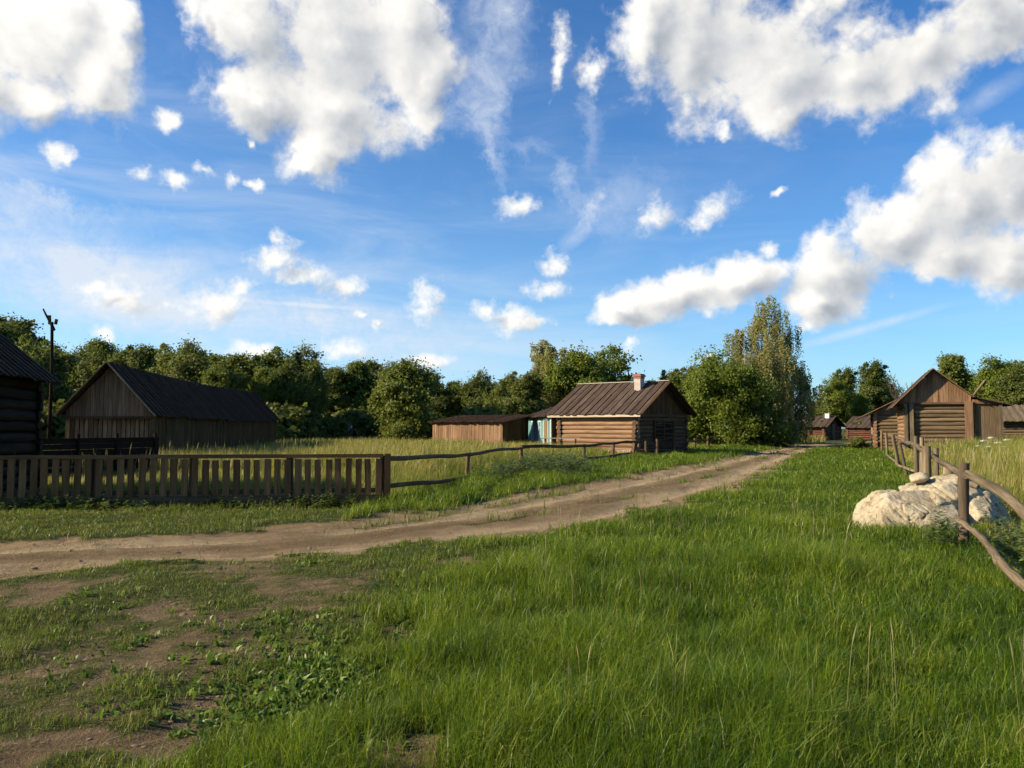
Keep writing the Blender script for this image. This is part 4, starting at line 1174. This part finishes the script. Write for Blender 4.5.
# ------------------------------------------------------------------ fences
def build_picket():
    t = thing('picket_fence', 'brown picket fence under a cap rail, in shade before the dark houses', 'picket fence')
    a, b = G(-120, 510), G(383, 503.5)
    d = (b - a); L = d.length; d.normalize(); nr = Vector((d.y, -d.x, 0))
    n = int(L / .2)
    H = 1.0
    for i in range(n):
        q = a + d * (i + .5) * (L / n); z = gz(q.x, q.y)
        m = MB(); j = random.uniform(-.02, .02)
        m.beam((q.x + nr.x * .035, q.y + nr.y * .035, z + .03 + random.uniform(0, .04)), (q.x + nr.x * .035 + j, q.y + nr.y * .035, z + H - .035), .13 + random.uniform(-.012, .01), .026, nr)
        m.build('picket', M['picket'], t)
    m = MB(); m.beam(a + Vector((0, 0, H)), b + Vector((0, 0, H)), .13, .075); m.build('cap_rail', M['picket'], t)
    m = MB(); m.beam(a + Vector((0, 0, .28)), b + Vector((0, 0, .28)), .04, .09); m.build('lower_rail', M['fence'], t)
    m = MB(); m.beam(a + nr * .06 + Vector((0, 0, .1)), b + nr * .06 + Vector((0, 0, .1)), .03, .2); m.build('base_board', M['fence'], t)
    for i in range(6):
        q = a.lerp(b, i / 5); z = gz(q.x, q.y)
        m = MB(); m.beam((q.x - nr.x * .08, q.y - nr.y * .08, z - .2), (q.x - nr.x * .08, q.y - nr.y * .08, z + H + .02), .13, .13, nr); m.build('post', M['fence'], t)
    m = MB(); q = b + d * .09; m.beam((q.x, q.y, -.2), (q.x, q.y, H + .04), .125, .125, nr); m.build('post', M['picket'], t)
build_picket()

def fence_from_pixels(t, posts, rails, mat, mat_rail):
    for (bx, by, tx, ty, r) in posts:
        g = G(bx, by); tp = at(tx, ty, g.y)
        m = MB(); m.log((g.x, g.y, gz(g.x, g.y) - .15), tp, r, r * .88, 9, 5, .006, 0, None, True, .05); m.build('post', mat, t)
    for (x0, y0, d0, x1, y1, d1, r0, r1, bend) in rails:
        m = MB(); m.log(at(x0, y0, d0), at(x1, y1, d1), r0, r1, 10, 12, .014, bend, None, True, .09); m.build('rail', mat_rail, t)

def build_left_rails():
    t = thing('rail_fence', 'long crooked two rail pole fence along the far side of the track', 'rail fence')
    D = lambda py: G(512, py).y
    posts = [(467, 480, 468, 454, .07), (521, 468.5, 521, 447.5, .09), (583.5, 464, 584.5, 444, .08), (612, 459.5, 614, 442, .08), (633, 456.5, 635, 441.5, .09), (646, 455.5, 646, 441, .09), (657, 455, 657, 439, .1), (674, 453.5, 674, 439, .1), (695, 449, 695, 438.5, .11), (708, 448, 708, 437.5, .12), (686, 449.5, 686, 438, .09)]
    rails = [(386, 458, D(503), 468, 454.5, D(480), .055, .05, .02), (468, 454.5, D(480), 523, 448, D(468), .055, .05, .03), (521, 446.5, D(468), 585, 446, D(464), .07, .06, .05), (584, 446, D(464), 614, 443, D(459.5), .06, .06, .05), (612, 443.5, D(459.5), 638, 441.5, D(456), .06, .06, .03),
             (386, 486, D(503), 468, 477.5, D(480), .055, .045, .03), (468, 477, D(480), 521, 466, D(468), .045, .04, .02), (584, 459, D(464), 635, 452.5, D(456), .06, .05, .05), (635, 451, D(456), 674, 450, D(453.5), .05, .05, .05), (686, 441, D(449.5), 709, 440, D(448), .07, .06, .02)]
    fence_from_pixels(t, posts, rails, M['fence'], M['fence'])
build_left_rails()

def build_right_rails():
    t = thing('pole_fence', 'crooked grey pole fence leading past the pale boulder to the log barn', 'pole fence')
    dl = lambda px: 1.41 / ((px - 512) / F - .436)
    def base(px):
        d = dl(px); return CAMZ / d * F + HZ
    posts = [(882, base(882), 881.5, 431, .085), (887.5, base(887.5), 886, 432.5, .075), (899.5, base(899.5) - 2, 892.8, 434.5, .075), (908, base(905), 899.5, 442.5, .055), (916.6, base(916.6), 916, 436, .065), (921.5, base(920), 922, 437.5, .055), (936.5, base(932), 936, 448, .055)]
    D = lambda py: G(512, py).y
    rails = [(884, 434, dl(882), 899, 438.5, dl(899), .06, .06, .03), (897, 438, dl(899), 917, 446, dl(916.6), .06, .055, .03), (915, 445, dl(916.6), 932, 454, dl(929), .05, .05, .02), (931, 453, dl(929), 966, 475, 10.75, 0.045, .052, .04),
             (968, 473, 10.7, 1064, 548, 7.3, .05, .072, .05), (887.5, 455, dl(888), 897, 463, dl(897), .05, .05, .02), (896, 463, dl(897), 917, 471, dl(914), .045, .045, .05)]
    fence_from_pixels(t, posts, rails, M['pole'], M['pole'])
    # crooked pole slipped to the ground
    pts = [at(956, 519, 10.8), at(975, 531, 9.7), at(992, 550, 8.5), at(1001, 563, 8.0), at(1024, 585, 7.2), at(1060, 620, 6.4)]
    m = MB()
    for i in range(len(pts) - 1): m.log(pts[i], pts[i + 1], .036 + .003 * i, .039 + .003 * i, 9, 4, .006, 0, .5, True, .1)
    m.build('fallen_rail', M['pole'], t)
    # the thick foreground post with a knot
    g = G(966, 546); tp = at(964.5, 463, g.y)
    m = MB(); m.log((g.x, g.y, -.2), tp, .064, .068, 12, 7, .01, .025, .45, True, .07); po = m.build('post', M['post'], t); tag(po, 'thick dark post nearest the boulder')
    m = MB(); m.log(at(972, 484, 10.78), at(978, 487, 10.7), .05, .03, 8, 2); m.build('knot', M['pole'], po)
    # stout sawn posts behind the boulder
    d = dl(927) - 1.5
    b0 = at(927, 480, d); m = MB(); m.log((b0.x, b0.y, -.2), at(926.3, 446, d), .085, .08, 12, 5, .004, 0, .9, True, .02); m.build('post', M['pole'], t)
    d = 14.7; b0 = at(947, 478, d); m = MB(); m.log((at(945, 500, d).x, d, -.2), at(948.5, 465.5, d), .082, .088, 12, 4, .004, 0, .95, True, .02); m.build('stump_post', M['pole'], t)
build_right_rails()

# ------------------------------------------------------------------ boulder
def lump(bm, c, rad, seed, planes=16, rough=.06, sub=5, hi=.98, top=None):
    r_ = np.random.default_rng(seed)
    res = bmesh.ops.create_icosphere(bm, subdivisions=sub, radius=1)
    vs = res['verts']
    N = r_.normal(size=(planes, 3)); N /= np.linalg.norm(N, axis=1)[:, None]; Dp = r_.uniform(.66, hi, planes)
    if top:
        N = np.r_[N, [[-.02, -.12, .98]], [[.1, -.75, .65]], [[-.7, -.3, .62]]]; Dp = np.r_[Dp, top, .84, .86]; N /= np.linalg.norm(N, axis=1)[:, None]
    P = np.array([v.co[:] for v in vs]); dot = P @ N.T
    rr = np.min(np.where(dot > .05, Dp / np.maximum(dot, .05), 9), 1); rr = np.minimum(rr, 1.25)
    a, b = P[:, 0] * 2 + P[:, 2] * 1.3 + seed, P[:, 1] * 2 - P[:, 2] * 1.7
    n = (fbm(a * 1.6, b * 1.6, 5, seed) - .5) * rough * 3.2 + (fbm(a * 7, b * 7, 3, seed + 5) - .5) * rough * 1.3
    cr = np.abs(fbm(a * 1.1, b * 1.1, 3, seed + 9) - .5); n -= .16 * np.exp(-(cr / .018) ** 2) * (rough / .06)
    Q = P * (rr + n)[:, None] * np.array(rad) + np.array(c)
    for v, q in zip(vs, Q): v.co = q
import bmesh
def build_rock():
    c = G(925, 527)
    t = bmesh.new()
    L_ = lambda px, py, d: at(px, py, d)
    d0 = c.y
    def ofs(px, pz, dd): 
        return (((px - 512) / F) * (d0 + dd) - c.x, dd, pz)
    lump(t, ofs(944, .26, .30), (.90, .72, .64), 4, 14, .034, 6, .95, .86)
    lump(t, ofs(903, .10, -.22), (.64, .55, .50), 9, 12, .034, 6, .95, .9)
    lump(t, ofs(968, .16, .12), (.5, .6, .48), 22, 14, .036, 5, .95, .9)
    lump(t, ofs(881, -.02, -.30), (.36, .42, .30), 15, 12, .034, 5, .95, .9)
    me = bpy.data.meshes.new('boulder'); t.to_mesh(me); t.free()
    me.materials.append(M['rock'])
    for p in me.polygons: p.use_smooth = True
    o = link(bpy.data.objects.new('boulder', me)); o.location = (c.x, c.y, 0)
    tag(o, 'big pale limestone boulder lying in the grass at the pole fence', 'boulder')
    tops = [v.co.z for v in me.vertices if abs(v.co.x + c.x - at(920, 477, c.y + .3).x) < .09 and abs(v.co.y - .3) < .09]
    t = bmesh.new(); lump(t, (0, 0, 0), (.17, .13, .085), 41, 12, .05, 3)
    me = bpy.data.meshes.new('stone'); t.to_mesh(me); t.free(); me.materials.append(M['rock'])
    for p in me.polygons: p.use_smooth = True
    o = link(bpy.data.objects.new('stone', me)); o.location = (at(920, 477, c.y + .3).x, c.y + .3, max(tops + [.6]) + .045)
    tag(o, 'small flat stone resting on top of the boulder', 'stone')
build_rock()

# ------------------------------------------------------------------ trees
def leaf_mesh(name, centres, size, mat, parent, outward=None, rn=None, aspect=1.5):
    n = len(centres)
    nm = rng.normal(size=(n, 3))
    if outward is not None: nm = nm * .75 + outward * .9
    nm[:, 2] += .25
    nm /= np.linalg.norm(nm, axis=1)[:, None]
    r_ = rng.normal(size=(n, 3)); u = np.cross(nm, r_); u /= np.linalg.norm(u, axis=1)[:, None]; v = np.cross(nm, u)
    s_ = (size * rng.uniform(.6, 1.35, n))[:, None]
    k = .5
    V = np.stack([centres - u * s_ * k * aspect, centres - v * s_ * k + u * s_ * .1, centres + u * s_ * k * aspect + nm * s_ * .18, centres + v * s_ * k - u * s_ * .1], 1).reshape(-1, 3)
    L = np.arange(n * 4)
    if rn is None: rn = rng.random(n)
    return np_mesh(name, V, L, np.full(n, 4), mat, {'rnd': np.repeat(rn, 4)}, parent)

def limbs(mb, base, tips, r0, trunk_top):
    base = Vector(base); tt = Vector(trunk_top)
    mb.log(base, tt, r0, r0 * .45, 9, 6, .05 * r0 * 4, r0 * .4)
    for p in tips:
        p = Vector(p); k = random.uniform(.35, .95); a = base.lerp(tt, k)
        m = a.lerp(p, .5) + Vector((0, 0, -(p - a).length * .06)); r = r0 * .38 * (1.25 - k)
        mb.log(a, m, r, r * .7, 6, 2, r * .3, 0, None, False); mb.log(m, p, r * .7, r * .25, 6, 2, r * .3, 0, None, False)

def broad_tree(name, label, cat, H, Wd, seed, leafm, nclump=95, per=95, leaf=.27, low=.16, loose=1.0, barkm='bark', group=None, shape=1.0):
    """trunk and limbs carrying leaf clumps spread through an uneven crown"""
    global rng
    keep, rng = rng, np.random.default_rng(seed); st = random.getstate(); random.seed(seed)
    t = thing(name, label, cat, (0, 0, -50), 0, group)
    lob = [(0, 0, H * (.62 + low * .2), Wd * .27, H * (.34 - low * .2))]
    for i in range(10):
        a = i * 2.4 + rng.uniform(-.5, .5); rr = Wd * rng.uniform(.14, .40); z = H * rng.uniform(low + (.06 if low < .05 else .17), .82)
        sc = (1.15 - .45 * (z / H)) * shape
        lob.append((math.cos(a) * rr * sc, math.sin(a) * rr * sc, z, Wd * rng.uniform(.09, .22), H * rng.uniform(.07, .19)))
    lob.append((rng.uniform(-.05, .05) * Wd, rng.uniform(-.05, .05) * Wd, H * .86, Wd * .13, H * .13))
    cs, rn, ow, tips = [], [], [], []
    for i in range(nclump):
        l = lob[rng.integers(len(lob))] if rng.random() > .25 else lob[0]
        d = rng.normal(size=3); d /= np.linalg.norm(d); rad = rng.uniform(.5, 1.0) if rng.random() < .85 else rng.uniform(1.0, 1.3)
        c = np.array([l[0] + d[0] * l[3] * rad, l[1] + d[1] * l[3] * rad, l[2] + d[2] * l[4] * rad])
        c[2] = max(c[2], H * low * rng.uniform(.8, 1.2))
        s_ = Wd * rng.uniform(.025, .085) * loose
        k = int(per * rng.uniform(.6, 1.4))
        p = c + rng.normal(size=(k, 3)) * np.array([s_, s_, s_ * .7])
        cs.append(p); rn.append(np.clip(rng.normal(.5 + rng.uniform(-.18, .18), .16, k), 0, 1))
        o = p - np.array([0, 0, H * .5]); o /= np.linalg.norm(o, axis=1)[:, None]; ow.append(o)
        if i % 5 == 0: tips.append(tuple(c))
    leaf_mesh('crown', np.concatenate(cs), leaf, M[leafm], t, np.concatenate(ow), np.concatenate(rn))
    b = MB(); limbs(b, (0, 0, -.3), tips, max(.1, H * .017), (rng.uniform(-.03, .03) * H, rng.uniform(-.03, .03) * H, H * .8)); b.build('trunk', M[barkm], t)
    rng = keep; random.setstate(st)
    return t

def spruce(name, label, H, Wd, seed):
    global rng
    keep, rng = rng, np.random.default_rng(seed); st = random.getstate(); random.seed(seed)
    t = thing(name, label, 'spruce', (0, 0, -50))
    cs, ow = [], []; tips = []
    nt = int(H * 2.3)
    for i in range(nt):
        f = i / nt; z = H * (.1 + .9 * f); r = Wd / 2 * (1 - f) ** .85 + .1
        nb = int(7 + 8 * (1 - f))
        for j in range(nb):
            a = rng.uniform(0, 6.28); rr = r * rng.uniform(.75, 1.1)
            k = int(14 + 26 * (1 - f))
            s_ = rng.random(k) ** .7
            p = np.c_[np.cos(a) * rr * s_, np.sin(a) * rr * s_, z - .28 * rr * s_ + .1 * np.sin(s_ * 3)]
            p += rng.normal(size=p.shape) * .09
            cs.append(p); ow.append(np.tile([0, 0, .8], (k, 1)))
    leaf_mesh('crown', np.concatenate(cs), .2, M['leaf_needle'], t, np.concatenate(ow), None, 1.9)
    b = MB(); b.log((0, 0, -.3), (0, 0, H * .97), H * .016, .02, 8, 5, .02); b.build('trunk', M['bark'], t)
    rng = keep; random.setstate(st)
    return t

def birch(name, label, H0, Wd, seed, leafm='leaf_birch', cat='birch tree', nb0=46, strand=1.0, leaf=.15, low=.3, leaders=((0, 0, 1),)):
    """upright limbs hung with drooping strings of leaves"""
    global rng
    keep, rng = rng, np.random.default_rng(seed); st = random.getstate(); random.seed(seed)
    t = thing(name, label, cat, (0, 0, -50))
    b = MB(); cs, rn = [], []
    for lx, ly, hs in leaders:
        H = H0 * hs; nb = max(6, int(nb0 * hs / len(leaders) * 1.1))
        wb = lambda z: Vector((math.sin(z * .5) * .12 + lx * min(1, z / (H * .3)), math.cos(z * .37) * .1 + ly * min(1, z / (H * .3)), z))
        for i in range(6):
            z0, z1 = H * .97 * i / 6 - (.3 if i == 0 else 0), H * .97 * (i + 1) / 6
            r = H * .0125
            b.log(wb(z0), wb(z1), r * (1 - i / 6.4), r * (1 - (i + 1) / 6.4), 8, 3, 0, 0, .5)
        for i in range(nb):
            f = low + (1 - low) * (i + rng.random()) / nb
            a0 = wb(H * f * .92)
            prof = (math.sin(min(1, (1.04 - f) / .62) * math.pi / 2)) ** .8
            ln = Wd / 2 * prof * rng.uniform(.6, 1.12) + .25
            a = rng.uniform(0, 6.28)
            tip = a0 + Vector((math.cos(a) * ln, math.sin(a) * ln, ln * rng.uniform(.5, .95)))
            r = .03 + .05 * (1 - f)
            md = a0.lerp(tip, .5) + Vector((0, 0, ln * .1))
            b.log(a0, md, r, r * .7, 6, 2, .01, 0, .3, False); b.log(md, tip, r * .7, r * .3, 6, 2, .01, 0, .3, False)
            for j in range(int(5 + 4.2 * ln)):
                k = rng.uniform(.25, 1.05); p = a0.lerp(tip, k)
                dl_ = strand * rng.uniform(.5, 2.1) * (.5 + .7 * prof); n = int(13 + 17 * dl_)
                s_ = rng.random(n)
                q = np.array(p)[None] + np.c_[rng.normal(0, .1, n) + .15 * s_ * math.cos(a), rng.normal(0, .1, n) + .15 * s_ * math.sin(a), .12 - s_ * dl_]
                q[:, :2] += rng.normal(0, .2, 2)
                cs.append(q); rn.append(np.clip(rng.normal(rng.uniform(.3, .7), .15, n), 0, 1))
    leaf_mesh('crown', np.concatenate(cs), leaf, M[leafm], t, None, np.concatenate(rn), 1.4)
    b.build('trunk', M['birch_bark'], t)
    rng = keep; random.setstate(st)
    return t

def bare_tree():
    t = thing('bare_tree', 'thin leafless tree showing above the barn roofs', 'bare tree')
    c = at(904, 400, 92); t.location = (c.x, c.y, 0)
    b = MB()
    def grow(p, d, ln, r, dep):
        q = p + d * ln
        b.log(p, q, r, r * .7, 5, 2, ln * .02, 0, None, False)
        if dep == 0: return
        for i in range(3 if dep > 2 else 2):
            nd = (d + Vector((random.gauss(0, .42), random.gauss(0, .42), random.uniform(-.05, .3)))).normalized()
            grow(p.lerp(q, random.uniform(.65, 1)), nd, ln * random.uniform(.55, .8), r * .62, dep - 1)
    grow(Vector((0, 0, -.2)), Vector((.02, 0, 1)), 3.2, .15, 5)
    b.build('branches', M['bark'], t)

def place(o, px, Y, rz=None, H=None, H0=None, w=1.0, **kw):
    x = (px - 512) / F * Y
    s_ = (H / H0) if H else 1
    loc = (x, Y, 0); rz = random.random() * 6.28 if rz is None else rz
    return loc, rz, (s_ * w, s_ * w, s_)

def top_h(py, Y):
    return at(512, py, Y).z

PROTO = {}
def forest():
    kinds = {'oak': ('leafy_tree', 'leaf_dark', 11, 8.5, 3), 'oak2': ('leafy_tree', 'leaf_dark', 11, 7.0, 5), 'ash': ('leafy_tree', 'leaf_mid', 11, 7.5, 7), 'ash2': ('leafy_tree', 'leaf_mid', 11, 6.2, 12), 'lime': ('leafy_tree', 'leaf_light', 11, 7.5, 14)}
    for k, (nm, lm, H, Wd, sd) in kinds.items():
        PROTO[k] = broad_tree(nm, 'x', 'tree', H, Wd, sd, lm, 170, 150, .2, .08 if k == 'oak' else .14)
    used = set()
    def put(k, px, Y, topy, label, group=None, w=1.0):
        H = top_h(topy, Y); loc, rz, sc = place(None, px, Y, None, H, 11, w)
        p = PROTO[k]
        if k not in used:
            used.add(k); p.location, p.rotation_euler, p.scale = loc, (0, 0, rz), sc
            p['label'] = label
            if group: p['group'] = group
            return p
        return copy_thing(p, loc, rz, sc, label, group)
    prof = [(-120, 305), (0, 316), (20, 324), (40, 340), (70, 350), (90, 340), (130, 344), (170, 347), (210, 345), (250, 351), (300, 353), (330, 358), (360, 361), (400, 364), (440, 373), (470, 373), (500, 379), (525, 374)]
    tp = lambda px: float(np.interp(px, [p[0] for p in prof], [p[1] for p in prof]))
    ks = ['oak', 'ash', 'oak2', 'ash2']
    gl = [(-200, 60, 'green leafy tree in the row rising over the dark log house', 'trees over the dark log house'), (60, 290, 'green leafy tree in the row behind the long plank barn', 'treeline behind the long barn'), (290, 440, 'dark leafy tree in the shaded row beyond the field', 'treeline beyond the field'), (440, 560, 'dark leafy tree in the row behind the low plank shed', 'treeline behind the plank shed')]
    def lg(px):
        for a, b, l, g in gl:
            if a <= px < b: return l, g
        return gl[-1][2], gl[-1][3]
    i = 0; px = -110
    while px < 540:                      # front row
        Y = 78 + 10 * math.sin(px * .02) + random.uniform(-4, 4); l, g = lg(px)
        if px < 60: Y = 62 + random.uniform(-3, 3)
        put(ks[i % 4], px + random.uniform(-4, 4), Y, tp(px) + random.uniform(-2, 14), l, g, random.uniform(.75, 1.2)); px += random.uniform(20, 29); i += 1
    px = -100
    while px < 545:                      # second row, seen over the first
        Y = 100 + random.uniform(-6, 6); l, g = lg(px)
        put(ks[(i * 3 + 1) % 4], px, Y, tp(px) + random.uniform(-5, 9), l, g, random.uniform(.85, 1.1)); px += random.uniform(24, 34); i += 1
    # right of the birch, along the lane's end
    for px, Y, ty, k, l in [(835, 114, 378, 'lime', 'broad mid green tree above the far cabin with the chimney'), (846, 128, 368, 'oak2', 'tall dark tree left of the two behind the far cabins'), (874, 122, 361, 'oak2', 'tallest dark tree behind the far cabins'), (884, 130, 378, 'oak', 'dark tree right behind the far cabins, nearest the leafless one'),
                            (818, 118, 400, 'lime', 'low green tree between the birch clump and the far cabin'), (858, 116, 394, 'lime', 'low bushy tree between the two far cabins'),
                            (952, 92, 352, 'ash2', 'tall slender tree rising right of the log barn gable'), (972, 98, 372, 'oak', 'low dark tree over the lean-to roof'), (997, 88, 358, 'lime', 'round sunlit tree above the ribbed shed roof'), (1022, 84, 366, 'oak', 'dark tree at the right edge above the ribbed shed roof'),
                            (1060, 86, 358, 'ash2', None), (1110, 90, 350, 'oak', None), (1160, 85, 352, 'ash', None), (918, 128, 418, 'ash', 'low tree showing in the gap behind the two log barns'), (600, 118, 402, 'oak', 'dark tree low behind the log hut roof, left of the chimney'), (640, 124, 392, 'oak2', 'dark tree directly behind the chimney'),
                            (672, 106, 371, 'ash', 'mid green tree left of the big round bush'), (690, 112, 366, 'oak2', 'dark tree top between chimney and round bush'), (573, 104, 374, 'oak2', 'dark tree behind the yellow green trees over the hut'), (770, 120, 398, 'oak', 'dark tree behind the tall birch'), (735, 118, 392, 'oak', 'dark tree behind the big round bush')]:
        put(k, px, Y, ty, l or 'green tree in the row right of the ribbed roof shed', None if l else 'trees right of the ribbed shed', 1.0 if px > 930 or px < 800 else .9)
forest()

def single(o, px, Y, topy, H0, w=1.0, rz=0.0):
    s_ = top_h(topy, Y) / H0
    o.location = ((px - 512) / F * Y, Y, 0); o.scale = (s_ * w, s_ * w, s_); o.rotation_euler = (0, 0, rz)

single(broad_tree('leafy_tree', 'bright bushy tree standing forward of the dark row beyond the field', 'tree', 7.5, 7.2, 33, 'leaf_mid', 170, 170, .17, .03), 405, 66, 363, 7.5)
single(birch('birch_tree', 'feathery pale birch left of the yellow green trees over the hut', 12, 6.5, 51, 'leaf_birch', 'birch tree', 40, .9, .15, .15), 548, 76, 337, 12)
single(broad_tree('leafy_tree', 'rounded yellow green tree behind the left end of the hut roof', 'tree', 9, 7.5, 61, 'leaf_light', 160, 150, .18, .1), 583, 74, 351, 9)
single(broad_tree('leafy_tree', 'open branched yellow green tree just left of the hut chimney', 'tree', 9, 6.2, 67, 'leaf_light', 85, 120, .18, .1, 1.1), 611, 77, 346, 9)
single(broad_tree('leafy_tree', 'big round light green willow bush in front of the tall birch', 'tree', 7, 9.2, 71, 'leaf_light', 300, 210, .135, .02, .85), 719, 66, 358, 7, .92)
single(broad_tree('leafy_tree', 'smaller light green bush at the right foot of the willow bush', 'tree', 5, 5.5, 77, 'leaf_mid', 120, 190, .14, .02), 762, 67, 388, 5)
single(birch('birch_tree', 'tallest birch with drooping rusty green strands, rising above the willow bush', 16, 5.6, 83, 'leaf_birch', 'birch tree', 96, 1.7, .12, .2, ((.2, 0, 1), (-1.9, .4, .78), (1.5, -.4, .9), (-.9, .9, .88), (2.6, .6, .66))), 766, 78, 287, 16)
single(birch('birch_tree', 'slim dark drooping birch at the right side of the tallest birch', 10, 4.2, 91, 'leaf_dark', 'birch tree', 30, 1.0, .15, .1), 797, 80, 360, 10, .85)
single(spruce('spruce_tree', 'pointed dark spruce poking up from the dark treeline beyond the field', 12, 5, 95), 297, 74, 351, 12)
single(spruce('spruce_tree', 'small pointed spruce between the chimney and the willow bush', 12, 5, 97), 664, 96, 369, 12)
single(spruce('spruce_tree', 'dark spruce at the left foot of the feathery pale birch', 12, 6, 99), 514, 80, 376, 12)
bare_tree()

def undergrowth():
    """bushes closing the foot of the treeline; each its own plant"""
    p = broad_tree('bush', 'x', 'bush', 3, 4.6, 121, 'leaf_dark', 60, 80, .26, .02)
    first = True
    i = 0
    for px in list(range(-110, 545, 26)):
        Y = 70 + 8 * math.sin(px * .02) + random.uniform(-3, 3)
        if px < 60: Y = 56 + random.uniform(-2, 2)
        l, g = ('shadowy bush at the foot of the trees on the field edge', 'bushes along the treeline')
        loc, rz, sc = place(None, px, Y, None, random.uniform(2.2, 3.6), 3, 1.15)
        if first: p.location, p.rotation_euler, p.scale = loc, (0, 0, rz), sc; p['label'] = l; p['group'] = g; first = False
        else: copy_thing(p, loc, rz, sc, l, g)
    for px, Y, h, l in [(648, 72, 3.2, 'dark bush behind the log hut chimney'), (600, 78, 3, 'dark bush behind the log hut ridge'), (690, 70, 2.8, 'dark bush at the left foot of the willow bush'), (812, 100, 2.6, 'dark bush left of the far cabin'), (858, 108, 2.4, 'dark bush between the far cabins'), (910, 110, 3.4, 'dark bush behind the gap of the log barns'), (857, 59, .9, 'small leafy bush at the corner of the older log barn'), (958, 80, 4, 'dark bush behind the log barn ridge'), (1040, 82, 3.4, 'dark bush right of the ribbed shed')]:
        loc, rz, sc = place(None, px, Y, None, h, 3, 1.0)
        copy_thing(p, loc, rz, sc, l, 'dark bushes among the buildings')
undergrowth()

def off_left():
    """the trees that go on beyond the left edge; they shade the barn front"""
    for x, Y, H in [(-30, 33.5, 9.5), (-33, 40, 10), (-36, 47, 9)]:
        copy_thing(PROTO['oak'], (x, Y, 0), random.random() * 6, (H / 11,) * 3, 'green leafy tree in the row rising over the dark log house', 'trees over the dark log house')
off_left()

def umbels():
    pts = [(984, 441), (988, 447), (992, 438), (998, 443), (1004, 447), (979, 446), (1007, 440)]
    first = None
    for i, (px, py) in enumerate(pts):
        Y = 31 + i * .6; c = at(px, py, Y)
        t = thing('umbel_plant', 'tall white umbel flower head over the ripe grass by the lean-to', 'wild flower', (c.x, c.y, 0), 0, 'white umbels by the lean-to')
        s_ = MB(); s_.log((0, 0, -.05), (0, 0, c.z), .015, .01, 6, 2); s_.build('stem', M['straw'], t)
        h = MB(); h.beam((-.1, 0, c.z), (.1, 0, c.z), .2, .02)
        for k in range(12):
            a, r = random.random() * 6.28, random.uniform(0, .1); q = Vector((math.cos(a) * r, math.sin(a) * r, c.z + random.uniform(-.012, .03)))
            h.beam(q, q + Vector((0, 0, .02)), .045, .045)
        h.build('flower_head', M['petal'], t)
umbels()
